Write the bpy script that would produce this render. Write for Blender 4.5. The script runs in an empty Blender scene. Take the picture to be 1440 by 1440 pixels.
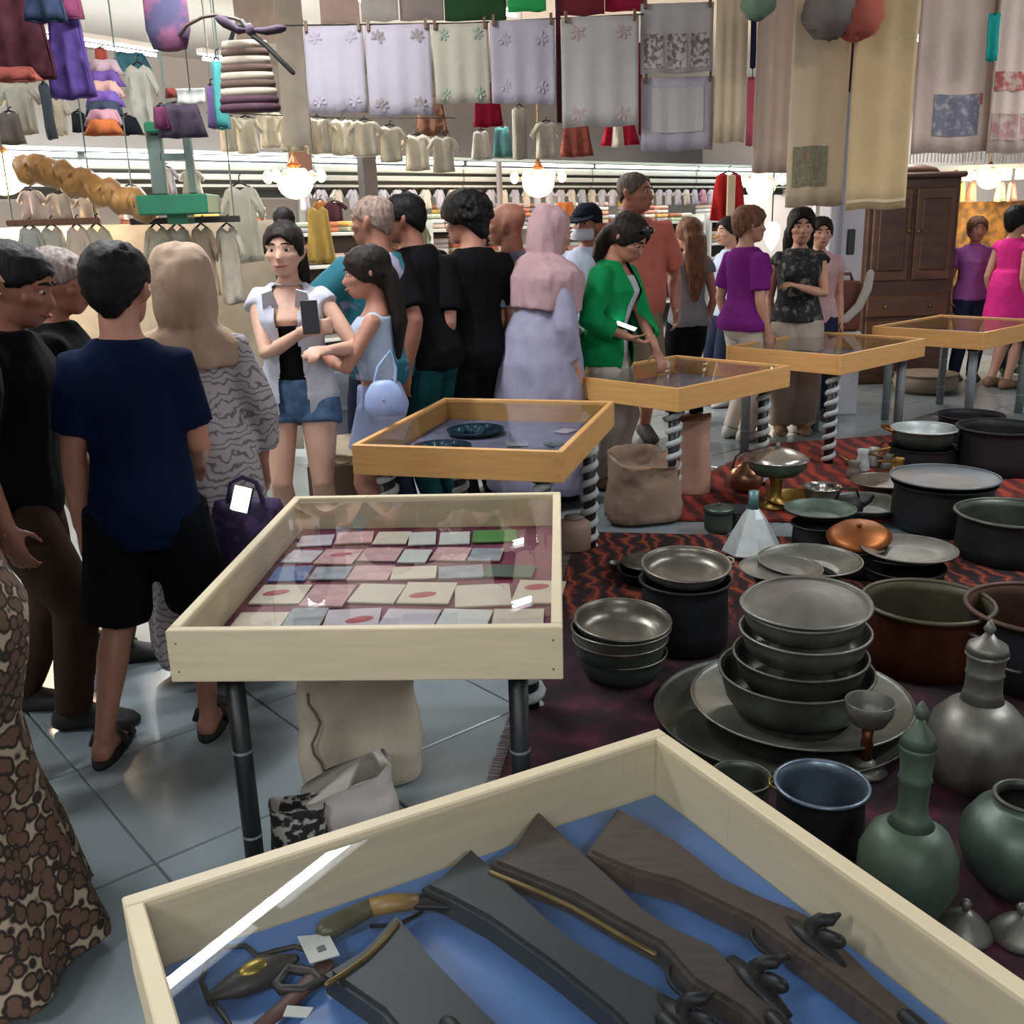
import bpy, bmesh, math, random
from mathutils import Vector as V, Matrix, noise
SC = bpy.context.scene; COL = SC.collection
PI = math.pi; R = math.radians
random.seed(7)
# ---------------------------------------------------------------- camera
CH, CF, CP, CR = 1.5, 1400.0, math.atan(405/1400), 0.03   # height, focal length in px of 1440, pitch down, roll
cam = bpy.data.cameras.new('camera'); camo = bpy.data.objects.new('camera', cam); COL.objects.link(camo)
cam.sensor_width = 36; cam.lens = 36*CF/1440; cam.clip_start = .02
camo.matrix_world = Matrix.Translation((0, 0, CH)) @ Matrix.Rotation(PI/2-CP, 4, 'X') @ Matrix.Rotation(-CR, 4, 'Z')
SC.camera = camo
# ---------------------------------------------------------------- light
w = bpy.data.worlds.new('hall'); SC.world = w; w.use_nodes = True
w.node_tree.nodes['Background'].inputs[0].default_value = (.80, .84, .92, 1)
w.node_tree.nodes['Background'].inputs[1].default_value = .6
SC.view_settings.view_transform = 'Standard'; SC.view_settings.look = 'None'
SC.view_settings.gamma = 1; SC.view_settings.use_curve_mapping = False
SC.view_settings.exposure = 0.65
SC.cycles.use_denoising = True; SC.cycles.max_bounces = 8; SC.cycles.transparent_max_bounces = 12
SC.cycles.caustics_reflective = False; SC.cycles.caustics_refractive = False
SC.cycles.sample_clamp_indirect = 6
HA = R(40)                                                # the hall's axis, seen from above
UX, UY = math.cos(HA), math.sin(HA)
TUBE_Z = 2.95
TUBES = [(-1.45, 3.6, 1.0, 24, 58), (-.98, 4.35, 1.0, 24, 58), (-3.05, 8.75, .75, 60, 58), (-3.42, 8.05, .35, 30, 58), (-2.35, 9.6, .7, 60, 58),
         (-1.5, 10.4, .3, 14, 40), (-.95, 10.8, .3, 14, 40), (.12, 9.5, .3, 16, 40), (-1.62, 8.05, .35, 16, 40), (.06, 7.8, .2, 14, 40), (-.9, 7.2, .2, 14, 40),
         (3.6, 9.4, 1.2, 34, 40), (3.9, 13.6, .5, 20, 40), (5.2, 14.2, .5, 20, 40), (3.3, 2.7, 1.2, 40, 40), (3.9, 4.6, 1.2, 26, 40), (-4.4, 5.2, 1.2, 30, 40), (-3.4, 1.6, 1.2, 34, 40), (-1.8, -1.2, 1.2, 46, 40), (.6, -2.2, 1.2, 46, 40)]  # near tubes beside and behind the camera are added, unseen fill lights
# ---------------------------------------------------------------- survey helpers (pixel of the photo -> place in the hall)
def ray(px, py):
    x = (px-720)/CF; y = -(py-720)/CF
    c, s = math.cos(-CR), math.sin(-CR); x, y = c*x-s*y, s*x+c*y
    return V((x, math.cos(CP)+y*math.sin(CP), y*math.cos(CP)-math.sin(CP)))
def at(px, py, z=0.0):
    v = ray(px, py); return V((0, 0, CH))+v*((z-CH)/v.z)
def aty(px, py, Y):
    v = ray(px, py); return V((0, 0, CH))+v*(Y/v.y)
# ---------------------------------------------------------------- materials
def lin(h):
    if not isinstance(h, str): return tuple(h)
    h = h.lstrip('#'); o = []
    for i in (0, 2, 4):
        c = int(h[i:i+2], 16)/255; o.append(c/12.92 if c <= .04045 else ((c+.055)/1.055)**2.4)
    return tuple(o)
MATS = {}
def mat(name, col, rough=.6, metal=0, var=0, scale=8, bump=0, bscale=40, stretch=None, emit=None, estr=0, col2=None, kind='noise', coat=0, thr=None, sheen=0, spec=None):
    if name in MATS: return MATS[name]
    m = bpy.data.materials.new(name); m.use_nodes = True; MATS[name] = m
    N = m.node_tree.nodes; L = m.node_tree.links; b = N['Principled BSDF']
    c = lin(col); b.inputs['Base Color'].default_value = (*c, 1)
    b.inputs['Roughness'].default_value = rough; b.inputs['Metallic'].default_value = metal
    if spec is not None: b.inputs['Specular IOR Level'].default_value = spec
    if coat: b.inputs['Coat Weight'].default_value = coat
    if sheen: b.inputs['Sheen Weight'].default_value = sheen
    if emit: b.inputs['Emission Color'].default_value = (*lin(emit), 1); b.inputs['Emission Strength'].default_value = estr
    if var or col2 or bump:
        tc = N.new('ShaderNodeTexCoord'); mp = N.new('ShaderNodeMapping'); L.new(tc.outputs['Object'], mp.inputs[0])
        if stretch: mp.inputs['Scale'].default_value = stretch
    if var or col2:
        if kind == 'noise':
            t = N.new('ShaderNodeTexNoise'); t.inputs['Scale'].default_value = scale; t.inputs['Detail'].default_value = 5; out = t.outputs['Fac']
        elif kind == 'voronoi':
            t = N.new('ShaderNodeTexVoronoi'); t.inputs['Scale'].default_value = scale; out = t.outputs['Distance']
        elif kind == 'wave':
            t = N.new('ShaderNodeTexWave'); t.inputs['Scale'].default_value = scale; t.inputs['Distortion'].default_value = 6; t.inputs['Detail'].default_value = 3; out = t.outputs['Fac']
        elif kind == 'swirl':
            t = N.new('ShaderNodeTexWave'); t.bands_direction = 'Z'; t.inputs['Scale'].default_value = scale; t.inputs['Distortion'].default_value = 14; t.inputs['Detail'].default_value = 2; t.inputs['Detail Scale'].default_value = 1.2; out = t.outputs['Fac']
        elif kind == 'stripe':
            t = N.new('ShaderNodeTexWave'); t.bands_direction = 'Z'; t.inputs['Scale'].default_value = scale; out = t.outputs['Fac']
        L.new(mp.outputs[0], t.inputs['Vector'])
        r = N.new('ShaderNodeValToRGB'); L.new(out, r.inputs[0])
        a = thr or (.3, .7)
        r.color_ramp.elements[0].position = a[0]; r.color_ramp.elements[1].position = a[1]
        if col2: ca, cb = c, lin(col2)
        else: ca, cb = tuple(x*(1-var) for x in c), tuple(min(1, x*(1+var)) for x in c)
        r.color_ramp.elements[0].color = (*ca, 1); r.color_ramp.elements[1].color = (*cb, 1)
        L.new(r.outputs[0], b.inputs['Base Color'])
    if bump:
        t = N.new('ShaderNodeTexNoise'); t.inputs['Scale'].default_value = bscale; t.inputs['Detail'].default_value = 4
        L.new(mp.outputs[0], t.inputs['Vector'])
        bp = N.new('ShaderNodeBump'); bp.inputs['Strength'].default_value = bump; bp.inputs['Distance'].default_value = .01
        L.new(t.outputs['Fac'], bp.inputs['Height']); L.new(bp.outputs[0], b.inputs['Normal'])
    return m
def cloth(col, name=None, **k):
    k.setdefault('var', .12); k.setdefault('bump', .25); k.setdefault('rough', .9); k.setdefault('spec', .12)
    return mat(name or 'cloth '+str(col), col, **k)
def glass_mat():
    m = bpy.data.materials.new('clear acrylic'); m.use_nodes = True; N = m.node_tree.nodes; L = m.node_tree.links
    N.remove(N['Principled BSDF']); o = N['Material Output']
    t = N.new('ShaderNodeBsdfTransparent'); t.inputs[0].default_value = (.95, .96, .96, 1)
    g = N.new('ShaderNodeBsdfGlossy'); g.inputs['Roughness'].default_value = .008
    f = N.new('ShaderNodeFresnel'); f.inputs[0].default_value = 1.5
    mx = N.new('ShaderNodeMixShader'); ge = N.new('ShaderNodeNewGeometry'); mt = N.new('ShaderNodeMath'); mt.operation = 'SUBTRACT'; mt.inputs[0].default_value = 1; L.new(ge.outputs['Backfacing'], mt.inputs[1])
    mu = N.new('ShaderNodeMath'); mu.operation = 'MULTIPLY'; L.new(f.outputs[0], mu.inputs[0]); L.new(mt.outputs[0], mu.inputs[1]); L.new(mu.outputs[0], mx.inputs[0]); L.new(t.outputs[0], mx.inputs[1]); L.new(g.outputs[0], mx.inputs[2])
    L.new(mx.outputs[0], o.inputs[0]); return m
GLASS = glass_mat()
# ---------------------------------------------------------------- objects
def obj(name, bm, m=None, parent=None, smooth=False, loc=None, **tags):
    me = bpy.data.meshes.new(name); bm.to_mesh(me); bm.free()
    return mobj(name, me, m, parent, smooth, loc, **tags)
def mobj(name, me, m=None, parent=None, smooth=False, loc=None, **tags):
    o = bpy.data.objects.new(name, me); COL.objects.link(o)
    if m is not None and not me.materials:
        for x in (m if isinstance(m, (list, tuple)) else [m]): me.materials.append(x)
    if smooth: me.shade_smooth()
    if parent: o.parent = parent
    if loc is not None: o.location = loc
    for k, v in tags.items(): o[k] = v
    return o
def thing(name, label, cat, loc=(0, 0, 0), rz=0, group=None):
    o = bpy.data.objects.new(name, None); COL.objects.link(o); o.empty_display_size = .05
    o.location = loc; o.rotation_euler = (0, 0, rz); o['label'] = label; o['category'] = cat
    if group: o['group'] = group
    return o
def tag(o, label, cat, group=None):
    o['label'] = label; o['category'] = cat
    if group: o['group'] = group
    return o
def struct(o): o['kind'] = 'structure'; return o
def B(): return bmesh.new()
def box(bm, c, s, rz=0, bev=0):
    M = Matrix.Translation(c) @ Matrix.Rotation(rz, 4, 'Z') @ Matrix.Diagonal((*s, 1))
    g = bmesh.ops.create_cube(bm, size=1, matrix=M)
    if bev:
        es = list({e for v in g['verts'] for e in v.link_edges})
        bmesh.ops.bevel(bm, geom=es, offset=bev, segments=1, affect='EDGES', clamp_overlap=True)
    return bm
def rings(bm, rr, closed=True, cap0=True, cap1=True):
    vs = [[bm.verts.new(p) for p in r] for r in rr]
    n = len(vs[0]); k = n if closed else n-1
    for a, b in zip(vs, vs[1:]):
        for i in range(k):
            j = (i+1) % n; bm.faces.new((a[i], a[j], b[j], b[i]))
    if closed and cap0: bm.faces.new(vs[0][::-1])
    if closed and cap1: bm.faces.new(vs[-1])
    return vs
def lathe(bm, prof, n=28, c=(0, 0, 0), cap=True, sx=1, sy=1, rip=None):
    c = V(c); rr = []
    for r, z in prof:
        rr.append([c+V((max(r, .0004)*sx*math.cos(2*PI*i/n)*(1+(rip(i/n, z) if rip else 0)), max(r, .0004)*sy*math.sin(2*PI*i/n)*(1+(rip(i/n, z) if rip else 0)), z)) for i in range(n)])
    rings(bm, rr, cap0=cap, cap1=cap); return bm
def frame(t, ref=None):
    t = t.normalized(); ref = V(ref) if ref is not None else (V((0, 0, 1)) if abs(t.z) < .9 else V((0, 1, 0)))
    a = ref.cross(t)
    if a.length < 1e-4: a = V((1, 0, 0)).cross(t)
    a.normalize(); return a, t.cross(a)
def tube(bm, pts, rad, n=8, closed=False, flat=1, ref=None, round_ends=False):
    pts = [V(p) for p in pts]; m = len(pts); rads = rad if isinstance(rad, (list, tuple)) else [rad]*m
    P, Q = list(pts), list(rads)
    if round_ends:
        t0 = (P[0]-P[1]).normalized(); t1 = (P[-1]-P[-2]).normalized(); r0, r1 = Q[0], Q[-1]
        P = [pts[0]+t0*r0*.95, pts[0]+t0*r0*.7]+P+[pts[-1]+t1*r1*.7, pts[-1]+t1*r1*.95]; Q = [r0*.3, r0*.7]+Q+[r1*.7, r1*.3]
    rr = []; prev = None; m = len(P)
    for i in range(m):
        t = (P[min(i+1, m-1)]-P[max(i-1, 0)])
        if closed: t = P[(i+1) % m]-P[i-1]
        t.normalize()
        if prev is None: a, b = frame(t, ref)
        else:
            a = prev-t*prev.dot(t)
            if a.length < 1e-5: a, b = frame(t, ref)
            a.normalize(); b = t.cross(a)
        prev = a
        rr.append([P[i]+(a*math.cos(2*PI*k/n)+b*flat*math.sin(2*PI*k/n))*Q[i] for k in range(n)])
    if closed:
        vs = [[bm.verts.new(p) for p in r] for r in rr]
        for i in range(m):
            A, Bv = vs[i], vs[(i+1) % m]
            for k in range(n): bm.faces.new((A[k], A[(k+1) % n], Bv[(k+1) % n], Bv[k]))
    else: rings(bm, rr)
    return bm
def ball(bm, c, r, n=12, s=(1, 1, 1), rz=0):
    M = Matrix.Translation(c) @ Matrix.Rotation(rz, 4, 'Z') @ Matrix.Diagonal((r*s[0], r*s[1], r*s[2], 1))
    bmesh.ops.create_uvsphere(bm, u_segments=n, v_segments=max(6, n*2//3), radius=1, matrix=M); return bm
def prism(bm, pts, z0, z1, bev=0):
    a = [bm.verts.new((p[0], p[1], z0)) for p in pts]; f = bm.faces.new(a); f.normal_update()
    if f.normal.z > 0: f.normal_flip()
    g = bmesh.ops.extrude_face_region(bm, geom=[f]); vs = [x for x in g['geom'] if isinstance(x, bmesh.types.BMVert)]
    bmesh.ops.translate(bm, verts=vs, vec=(0, 0, z1-z0))
    if bev:
        top = {v for v in vs}; es = [e for e in bm.edges if e.verts[0] in top and e.verts[1] in top]
        bmesh.ops.bevel(bm, geom=es, offset=bev, segments=2, affect='EDGES', clamp_overlap=True)
    return bm
FS = bpy.data.scenes.new('workbench')
def fuse(bm, voxel, smooth=4, wr=0, ws=9, zs=.5):
    """one continuous surface from overlapping closed shells; wr adds cloth folds"""
    me = bpy.data.meshes.new('fuse'); bm.normal_update(); bm.to_mesh(me); bm.free()
    o = bpy.data.objects.new('fuse', me); FS.collection.objects.link(o)
    r = o.modifiers.new('r', 'REMESH'); r.mode = 'VOXEL'; r.voxel_size = voxel
    if smooth: s = o.modifiers.new('s', 'SMOOTH'); s.iterations = smooth; s.factor = .5
    vl = FS.view_layers[0]; vl.update(); dg = vl.depsgraph; n = bpy.data.meshes.new_from_object(o.evaluated_get(dg))
    bpy.data.objects.remove(o); bpy.data.meshes.remove(me)
    if wr:
        off = V((random.random()*20, random.random()*20, 0))
        NR = [x.vector.copy() for x in n.vertex_normals]
        for v, nv in zip(n.vertices, NR):
            p = v.co.copy(); d = noise.noise(V((p.x*ws, p.y*ws, p.z*ws*zs))+off)+.5*noise.noise(V((p.x*ws*2.3, p.y*ws*2.3, p.z*ws*zs*2))+off)
            v.co = p+nv*(d*wr)
    n.shade_smooth(); return n
def copy_tree(o, parent=None):
    c = o.copy(); COL.objects.link(c)
    if parent: c.parent = parent
    for ch in o.children: copy_tree(ch, c)
    return c
# ================================================================ people
def xf(lean, twist, h):
    P = V((0, 0, .5*h)); return Matrix.Translation(P) @ Matrix.Rotation(-lean, 4, 'X') @ Matrix.Rotation(twist, 4, 'Z') @ Matrix.Translation(-P)
TORSO = {'m': [(.455, .050, .050, 0), (.475, .088, .062, 0), (.52, .098, .070, -.004), (.57, .092, .064, 0), (.62, .085, .060, .004), (.68, .090, .064, .006), (.74, .098, .069, .006), (.775, .102, .066, 0), (.803, .088, .055, -.006), (.826, .058, .044, -.010), (.85, .034, .035, -.010)],
         'f': [(.455, .050, .052, 0), (.475, .090, .066, -.004), (.52, .102, .074, -.008), (.57, .090, .062, -.002), (.62, .073, .054, .004), (.68, .078, .060, .010), (.74, .085, .072, .018), (.775, .088, .062, .006), (.803, .076, .050, -.006), (.826, .050, .040, -.010), (.85, .029, .032, -.010)]}
def torso(bm, sex, h, T, e=0, z0=.455, z1=1, bw=1, belly=0, grow=None, n=16):
    S = TORSO[sex]; zs = [s[0] for s in S]
    def ev(z):
        for a, b in zip(S, S[1:]):
            if a[0] <= z <= b[0]:
                f = (z-a[0])/(b[0]-a[0]); return [a[i]+(b[i]-a[i])*f for i in range(4)]
        return list(S[0] if z < S[0][0] else S[-1])
    L = sorted({max(z0, zs[0])} | {z for z in zs if z0 < z < z1} | {min(z1, zs[-1])})
    if z0 < zs[0]: L = [z0]+L
    rr = []
    for z in L:
        _, rx, ry, cy = ev(z); rx *= bw; ry *= (bw+1)/2
        bl = belly*max(0, 1-abs(z-.6)/.12); ry += bl/2; cy += bl/2; rx += bl*.4
        if grow: rx += grow(z); ry += grow(z)
        rr.append([T @ V((math.cos(2*PI*i/n)*(rx*h+e), cy*h+math.sin(2*PI*i/n)*(ry*h+e), z*h)) for i in range(n)])
    rings(bm, rr)
def ik(a, t, l1, l2, pole):
    d = t-a; D = min(d.length, (l1+l2)*.995); u = d.normalized(); t = a+u*D
    x = (l1*l1-l2*l2+D*D)/(2*D); y = math.sqrt(max(0, l1*l1-x*x))
    p = V(pole); p = p-u*p.dot(u); p.normalize(); return a+u*x+p*y, t
def hand(bm, wrist, d, nrm, sg, curl, h):
    d = d.normalized(); nrm = (nrm-d*nrm.dot(d)).normalized(); s = d.cross(nrm)*sg
    rr = []
    for f, wd, th in ((-.02, .013, .012), (.01, .019, .011), (.035, .023, .010), (.056, .022, .008), (.062, .018, .006)):
        rr.append([wrist+d*f*h+s*(math.cos(2*PI*i/10)*wd*h)+nrm*(math.sin(2*PI*i/10)*th*h) for i in range(10)])
    rings(bm, rr)
    for k, ln in enumerate((.042, .047, .044, .035)):
        base = wrist+d*.055*h+s*(.0175-.0117*k)*h; a = .15; p = base; pts = [base-d*.012*h, base]; dd = d+s*(.06*(1.5-k))
        for q in range(3):
            a += curl*(.45 if q == 0 else .75)
            v = dd.normalized()*math.cos(a)+nrm*math.sin(a); p = p+v*ln*h*(.42, .33, .27)[q]; pts.append(p)
        tube(bm, pts, [.0056*h, .0056*h, .0054*h, .005*h, .0042*h], 7, round_ends=True)
    b = wrist+d*.012*h+s*.016*h+nrm*.004*h; v = (d*.6+s*.75+nrm*(.25+.3*curl)).normalized(); v2 = (d*.95+s*.2+nrm*(.2+.6*curl)).normalized()
    tube(bm, [b-v*.01*h, b, b+v*.026*h, b+v*.026*h+v2*.024*h], [.009*h, .0085*h, .0068*h, .0052*h], 7, round_ends=True)
HEAD = [(.000, .034, .016, .014), (.010, .028, .028, .030), (.028, .016, .036, .046), (.052, .006, .041, .055), (.078, .001, .0445, .060), (.098, -.002, .043, .058), (.114, -.004, .034, .046), (.125, -.005, .019, .027), (.129, -.005, .006, .01)]
def head(bm, M, k):
    rr = [[M @ V((math.cos(2*PI*i/16)*rx*k, (cy+math.sin(2*PI*i/16)*ry)*k, z*k)) for i in range(16)] for z, cy, rx, ry in HEAD]
    rings(bm, rr); q = lambda *p: M @ (V(p)*k)
    tube(bm, [q(0, .054, .070), q(0, .064, .057), q(0, .071, .046), q(0, .060, .041)], [.004*k, .0065*k, .0088*k, .006*k], 8, round_ends=True)
    tube(bm, [q(-.034, .045, .076), q(0, .058, .076), q(.034, .045, .076)], .006*k, 8, round_ends=True)
    for s in (-1, 1):
        tube(bm, [q(s*.020, .050, .052), q(s*.034, .036, .053)], .011*k, 8, round_ends=True)
        tube(bm, [q(s*.043, -.004, .044), q(s*.047, -.008, .058), q(s*.047, -.010, .070)], [.006*k, .009*k, .010*k], 8, round_ends=True)
    tube(bm, [q(-.015, .053, .026), q(0, .062, .027), q(.015, .053, .026)], .0062*k, 8, round_ends=True)
def hair_cap(M, k, col, fr=.098, sd=.05, bk=.02, puff=.007, amp=.0035, fq=95, top=0, name='hair'):
    """shell of hair: fr/sd/bk are the heights of the hairline above the chin at front, side and back"""
    bm = B(); n, m = 56, 20; O, I = [], []
    def pt(az, z, g):
        for a, b in zip(HEAD, HEAD[1:]):
            if a[0] <= z <= b[0]:
                f = (z-a[0])/(b[0]-a[0]); cy, rx, ry = [a[i]+(b[i]-a[i])*f for i in (1, 2, 3)]; break
        else: _, cy, rx, ry = HEAD[-1]
        if math.cos(az) < 0: cy = min(cy, .0); rx = max(rx, .034 if z < .09 else 0); ry = max(ry, .045 if z < .09 else 0)
        up = max(0, (z-.085)/.044)
        return V((math.sin(az)*(rx+g), cy+math.cos(az)*(ry+g), z+g*up*1.1+top*up))
    for j in range(m+1):
        ro, ri = [], []
        for i in range(n):
            az = 2*PI*i/n; c = math.cos(az); w = (abs(c)**1.5)
            lo = sd+((fr-sd)*w if c > 0 else (bk-sd)*w); lo += .004*noise.noise(V((math.sin(az)*9, c*9, 3))); z = lo+(.129-lo)*math.sin(PI/2*j/m)
            p = pt(az, z, puff*(1 if j else .4)); 
            if amp: p = p+(p-V((0, 0, .07))).normalized()*amp*(noise.noise(p*fq)+.4*noise.noise(p*fq*2.3))
            ro.append(M @ (p*k)); ri.append(M @ (pt(az, z, -.004)*k))
        O.append(ro); I.append(ri)
    rings(bm, [O[-1]][:0]+I[::-1]+O, cap0=True, cap1=True)
    bmesh.ops.recalc_face_normals(bm, faces=bm.faces[:])
    return bm
SKIN = {k: mat('skin '+k, c, rough=.55, var=.08, scale=14) for k, c in dict(a='#b98a72', b='#a87560', c='#96634e', d='#c49a84').items()}
EYEW = mat('eye white', '#c9c4be', .3); EYED = mat('eye iris', '#1c1210', .25)
LIP = mat('lip', '#8a4a42', .5)
def person(label, x, y, yaw, h, sex='m', bw=1, belly=0, lean=0, twist=0, hy=0, hp=0, hr=0, hk=None, armL=None, armR=None, step=0, skin='b',
           hair=None, top=None, bottom=None, shoes=None, face=True, vox=.010, extra=None, legsp=.05, sq=1, legs=True, feet=None):
    t = thing('person', label, 'person', (x, y, 0), R(yaw))
    T = xf(R(lean), R(twist), h); body = B(); sk = SKIN[skin]
    torso(body, sex, h, T, bw=bw, belly=belly)
    shw = (.108 if sex == 'm' else .094)*((bw+1)/2)*sq
    K = hk or h*1.06
    # head
    nb = T @ V((0, -.012*h, .835*h)); Rt = T.to_3x3().to_4x4()
    HM = Matrix.Translation(T @ V((0, .0, .857*h))) @ Matrix.Rotation(-R(lean)*.5, 4, 'X') @ Matrix.Rotation(R(twist)+R(hy), 4, 'Z') @ Matrix.Rotation(-R(hp), 4, 'X') @ Matrix.Rotation(R(hr), 4, 'Y')
    HM = HM @ Matrix.Translation((0, .004*h, 0))
    head(body, HM, K)
    nr = (.036 if sex == 'm' else .029)*h
    tube(body, [nb-V((0, 0, .02*h)), nb, HM @ V((0, -.012*K, .02*K)), HM @ V((0, -.010*K, .05*K))], [nr*1.25, nr*1.05, nr, nr], 12)
    # arms
    A = {}
    for s, spec in ((-1, armL), (1, armR)):
        sh = T @ V((s*shw*h, -.006*h, .788*h)); inner = T @ V((s*.05*h, -.006*h, .785*h))
        if spec: wt, pole, curl = V(spec[0])*h, spec[1], spec[2]
        else: wt, pole, curl = V((s*(shw+.026), .018, .485))*h, (s*.2, -1, 0), .45
        el, wr = ik(sh, wt, .172*h, .150*h, pole); f = 1 if sex == 'm' else .86; f *= (bw+1)/2
        tube(body, [inner, sh, sh.lerp(el, .4), el, el.lerp(wr, .3), wr], [.030*h*f, .034*h*f, .030*h*f, .0245*h*f, .0255*h*f, .0165*h*f], 12, round_ends=True)
        d = (wr-el).normalized(); nrm = V(spec[3]) if spec and len(spec) > 3 else (V((-s, .15, 0)) if abs(d.z) > .6 else V((-s*.5, .0, -.8)))
        dd = V(spec[4]) if spec and len(spec) > 4 else d
        hand(body, wr, dd, nrm, s, curl, h); A[s] = (inner, sh, el, wr, f, dd, nrm)
    # legs
    G = {}
    for s in (-1, 1):
        hip = V((s*legsp*h, 0, .49*h)); fy = step*s*h; ank = V((s*(legsp+.004)*h, fy-.012*h, .045*h)); ank += V((feet[(s+1)//2][0], feet[(s+1)//2][1], 0)) if feet else V()
        kn, _ = ik(hip, ank, .232*h, .236*h, (0, 1, 0)); f = (1 if sex == 'm' else 1.05)*((bw+1)/2)
        G[s] = (hip, kn, ank, f)
        if legs:
            tube(body, [hip+V((0, 0, .01*h)), hip.lerp(kn, .25), hip.lerp(kn, .65), kn, kn.lerp(ank, .3)+V((0, -.006*h, 0)), kn.lerp(ank, .65), ank], [.050*h*f, .051*h*f, .041*h*f, .031*h*f, .034*h*f, .025*h*f, .019*h*f], 12)
            a2 = ank
            rr = []
            for fy2, wd, ht, cz in ((-.038, .014, .014, .018), (-.025, .022, .022, .023), (.01, .023, .027, .028), (.05, .026, .017, .018), (.085, .028, .012, .013), (.105, .022, .008, .010), (.116, .012, .005, .007)):
                rr.append([V((a2.x+math.cos(2*PI*i/10)*wd*h, a2.y+fy2*h, (cz+math.sin(2*PI*i/10)*ht)*h+.004)) for i in range(10)])
            rings(body, rr)
    mobj('body', fuse(body, vox, 3), sk, t)
    # face
    if face:
        for s in (-1, 1):
            e = B(); ball(e, HM @ (V((s*.0185, .0505, .0665))*K), .0085*K, 10, (1, .8, .5)); fcs = len(e.faces)
            ball(e, HM @ (V((s*.0185, .0558, .0665))*K), .0046*K, 8, (1, .6, .85))
            for f in list(e.faces)[fcs:]: f.material_index = 1
            obj('eye', e, [EYEW, EYED], t, True)
            e = B(); tube(e, [HM @ (V((s*a, b, c))*K) for a, b, c in ((.008, .0635, .0810), (.02, .0585, .0835), (.033, .0485, .0790))], [.002*K, .0026*K, .0014*K], 6); obj('eyebrow', e, hair[1] if hair and not isinstance(hair[1], str) else EYED, t, True)
        e = B(); tube(e, [HM @ (V((a, b, c))*K) for a, b, c in ((-.017, .0555, .0290), (-.006, .0665, .0275), (.006, .0665, .0275), (.017, .0555, .0290))], [.0015*K, .0036*K, .0036*K, .0015*K], 6, round_ends=True); obj('mouth', e, LIP, t, True)
    if hair:
        kind, hm, kw = hair
        kw = dict(kw or {}); length = kw.pop('length', 0); bun = kw.pop('bun', None); curl = kw.pop('curl', 0); wid = kw.pop('wid', .05)
        hb = hair_cap(HM, K, hm, **kw)
        if length:
            pts = [HM @ (V((0, -.035, .085))*K), HM @ (V((0, -.058, .05))*K), HM @ (V((0, -.062, .01))*K)]
            e0 = pts[-1]; pts += [e0+V((0, -.012*h, -length*.5*h)), e0+V((0, -.004*h, -length*h))]
            tube(hb, pts, [.045*K, wid*K, wid*1.05*K, wid*K, wid*.4*K], 12, flat=.55, ref=(0, 1, 0), round_ends=True)
        if bun: ball(hb, HM @ (V(bun[:3])*K), bun[3]*K, 10)
        if curl:
            rc = random.Random(5)
            for i in range(330):
                az = rc.uniform(0, 2*PI); el = rc.uniform(-.35, 1.5); c_ = V((math.sin(az)*math.cos(el)*.058, math.cos(az)*math.cos(el)*.068-.012, .082+math.sin(el)*.062))
                if c_.y > .035 and c_.z < .105: continue
                ball(hb, HM @ (c_*K), rc.uniform(.006, .013)*K, 7)
        if length or bun or curl: mobj('hair', fuse(hb, .0055 if curl else .007, 1 if curl else 2, .003, 40, .25), hm, t)
        else: obj('hair', hb, hm, t, True)
    # clothing
    if top:
        e = top.get('e', .012); b = B(); z0 = top.get('z0', .49); fl = top.get('flare', 0)
        gr = (lambda z: fl*max(0, (.66-z)/.2)) if fl else None
        torso(b, sex, h, T, e, z0, top.get('z1', .838), bw=bw, belly=belly, grow=gr)
        sl = top.get('sleeve', .55)
        for s in (-1, 1):
            inn, sh, el, wr, f, _, _ = A[s]; r = .034*h*f+e*.85*top.get('loose', 1)
            if sl <= 0: tube(b, [inn, sh.lerp(inn, .35)], [r*.9, r*.8], 12); continue
            if sl <= 1: pts = [inn, sh, sh.lerp(el, sl*.5), sh.lerp(el, sl)]; rad = [r*.9, r, r, r*.98]
            else: pts = [inn, sh, sh.lerp(el, .5), el, el.lerp(wr, (sl-1)*.5), el.lerp(wr, sl-1)]; rad = [r*.9, r, r*.98, r*.9, r*.85, r*.8]
            tube(b, pts, rad, 14)
        if 'skirt' in top:       # a dress: (z, rx, ry) sections down to the hem
            fold = top.get('fold', .03); nf = top.get('nf', 9); ph = random.random()*6
            rr = []
            for z, rx, ry in top['skirt']:
                k = fold*max(0, (.55-z)/.4)
                rr.append([(T if z > .5 else Matrix()) @ V((math.cos(2*PI*i/48)*rx*h*(1+k*math.sin(nf*2*PI*i/48+ph)), math.sin(2*PI*i/48)*ry*h*(1+k*math.sin(nf*2*PI*i/48+ph)), z*h)) for i in range(48)])
            rings(b, rr)
        tm = fuse(b, top.get('vox', .011), 4, top.get('wr', .006), top.get('ws', 9))
        if 'open' in top:                      # (z, half width) stations of the opening down the front
            st = top['open']; bb = B(); bb.from_mesh(tm); Ti = T.inverted(); kill = []
            for v in bb.verts:
                p = Ti @ v.co; z = p.z/h
                if p.y > .0 and st[0][0] <= z <= st[-1][0]:
                    for a_, b_ in zip(st, st[1:]):
                        if a_[0] <= z <= b_[0] and abs(p.x)/h < a_[1]+(b_[1]-a_[1])*(z-a_[0])/(b_[0]-a_[0]): kill.append(v)
            bmesh.ops.delete(bb, geom=kill, context='VERTS'); bb.to_mesh(tm); bb.free(); tm.shade_smooth()
        mobj(top.get('name', 'shirt'), tm, top['mat'], t)
        if 'under' in top:
            um, uz0, uz1 = top['under']; b = B(); torso(b, sex, h, T, .007, uz0, uz1, bw=bw, belly=belly); mobj('undershirt', fuse(b, .009, 3, .002), um, t)
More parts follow.
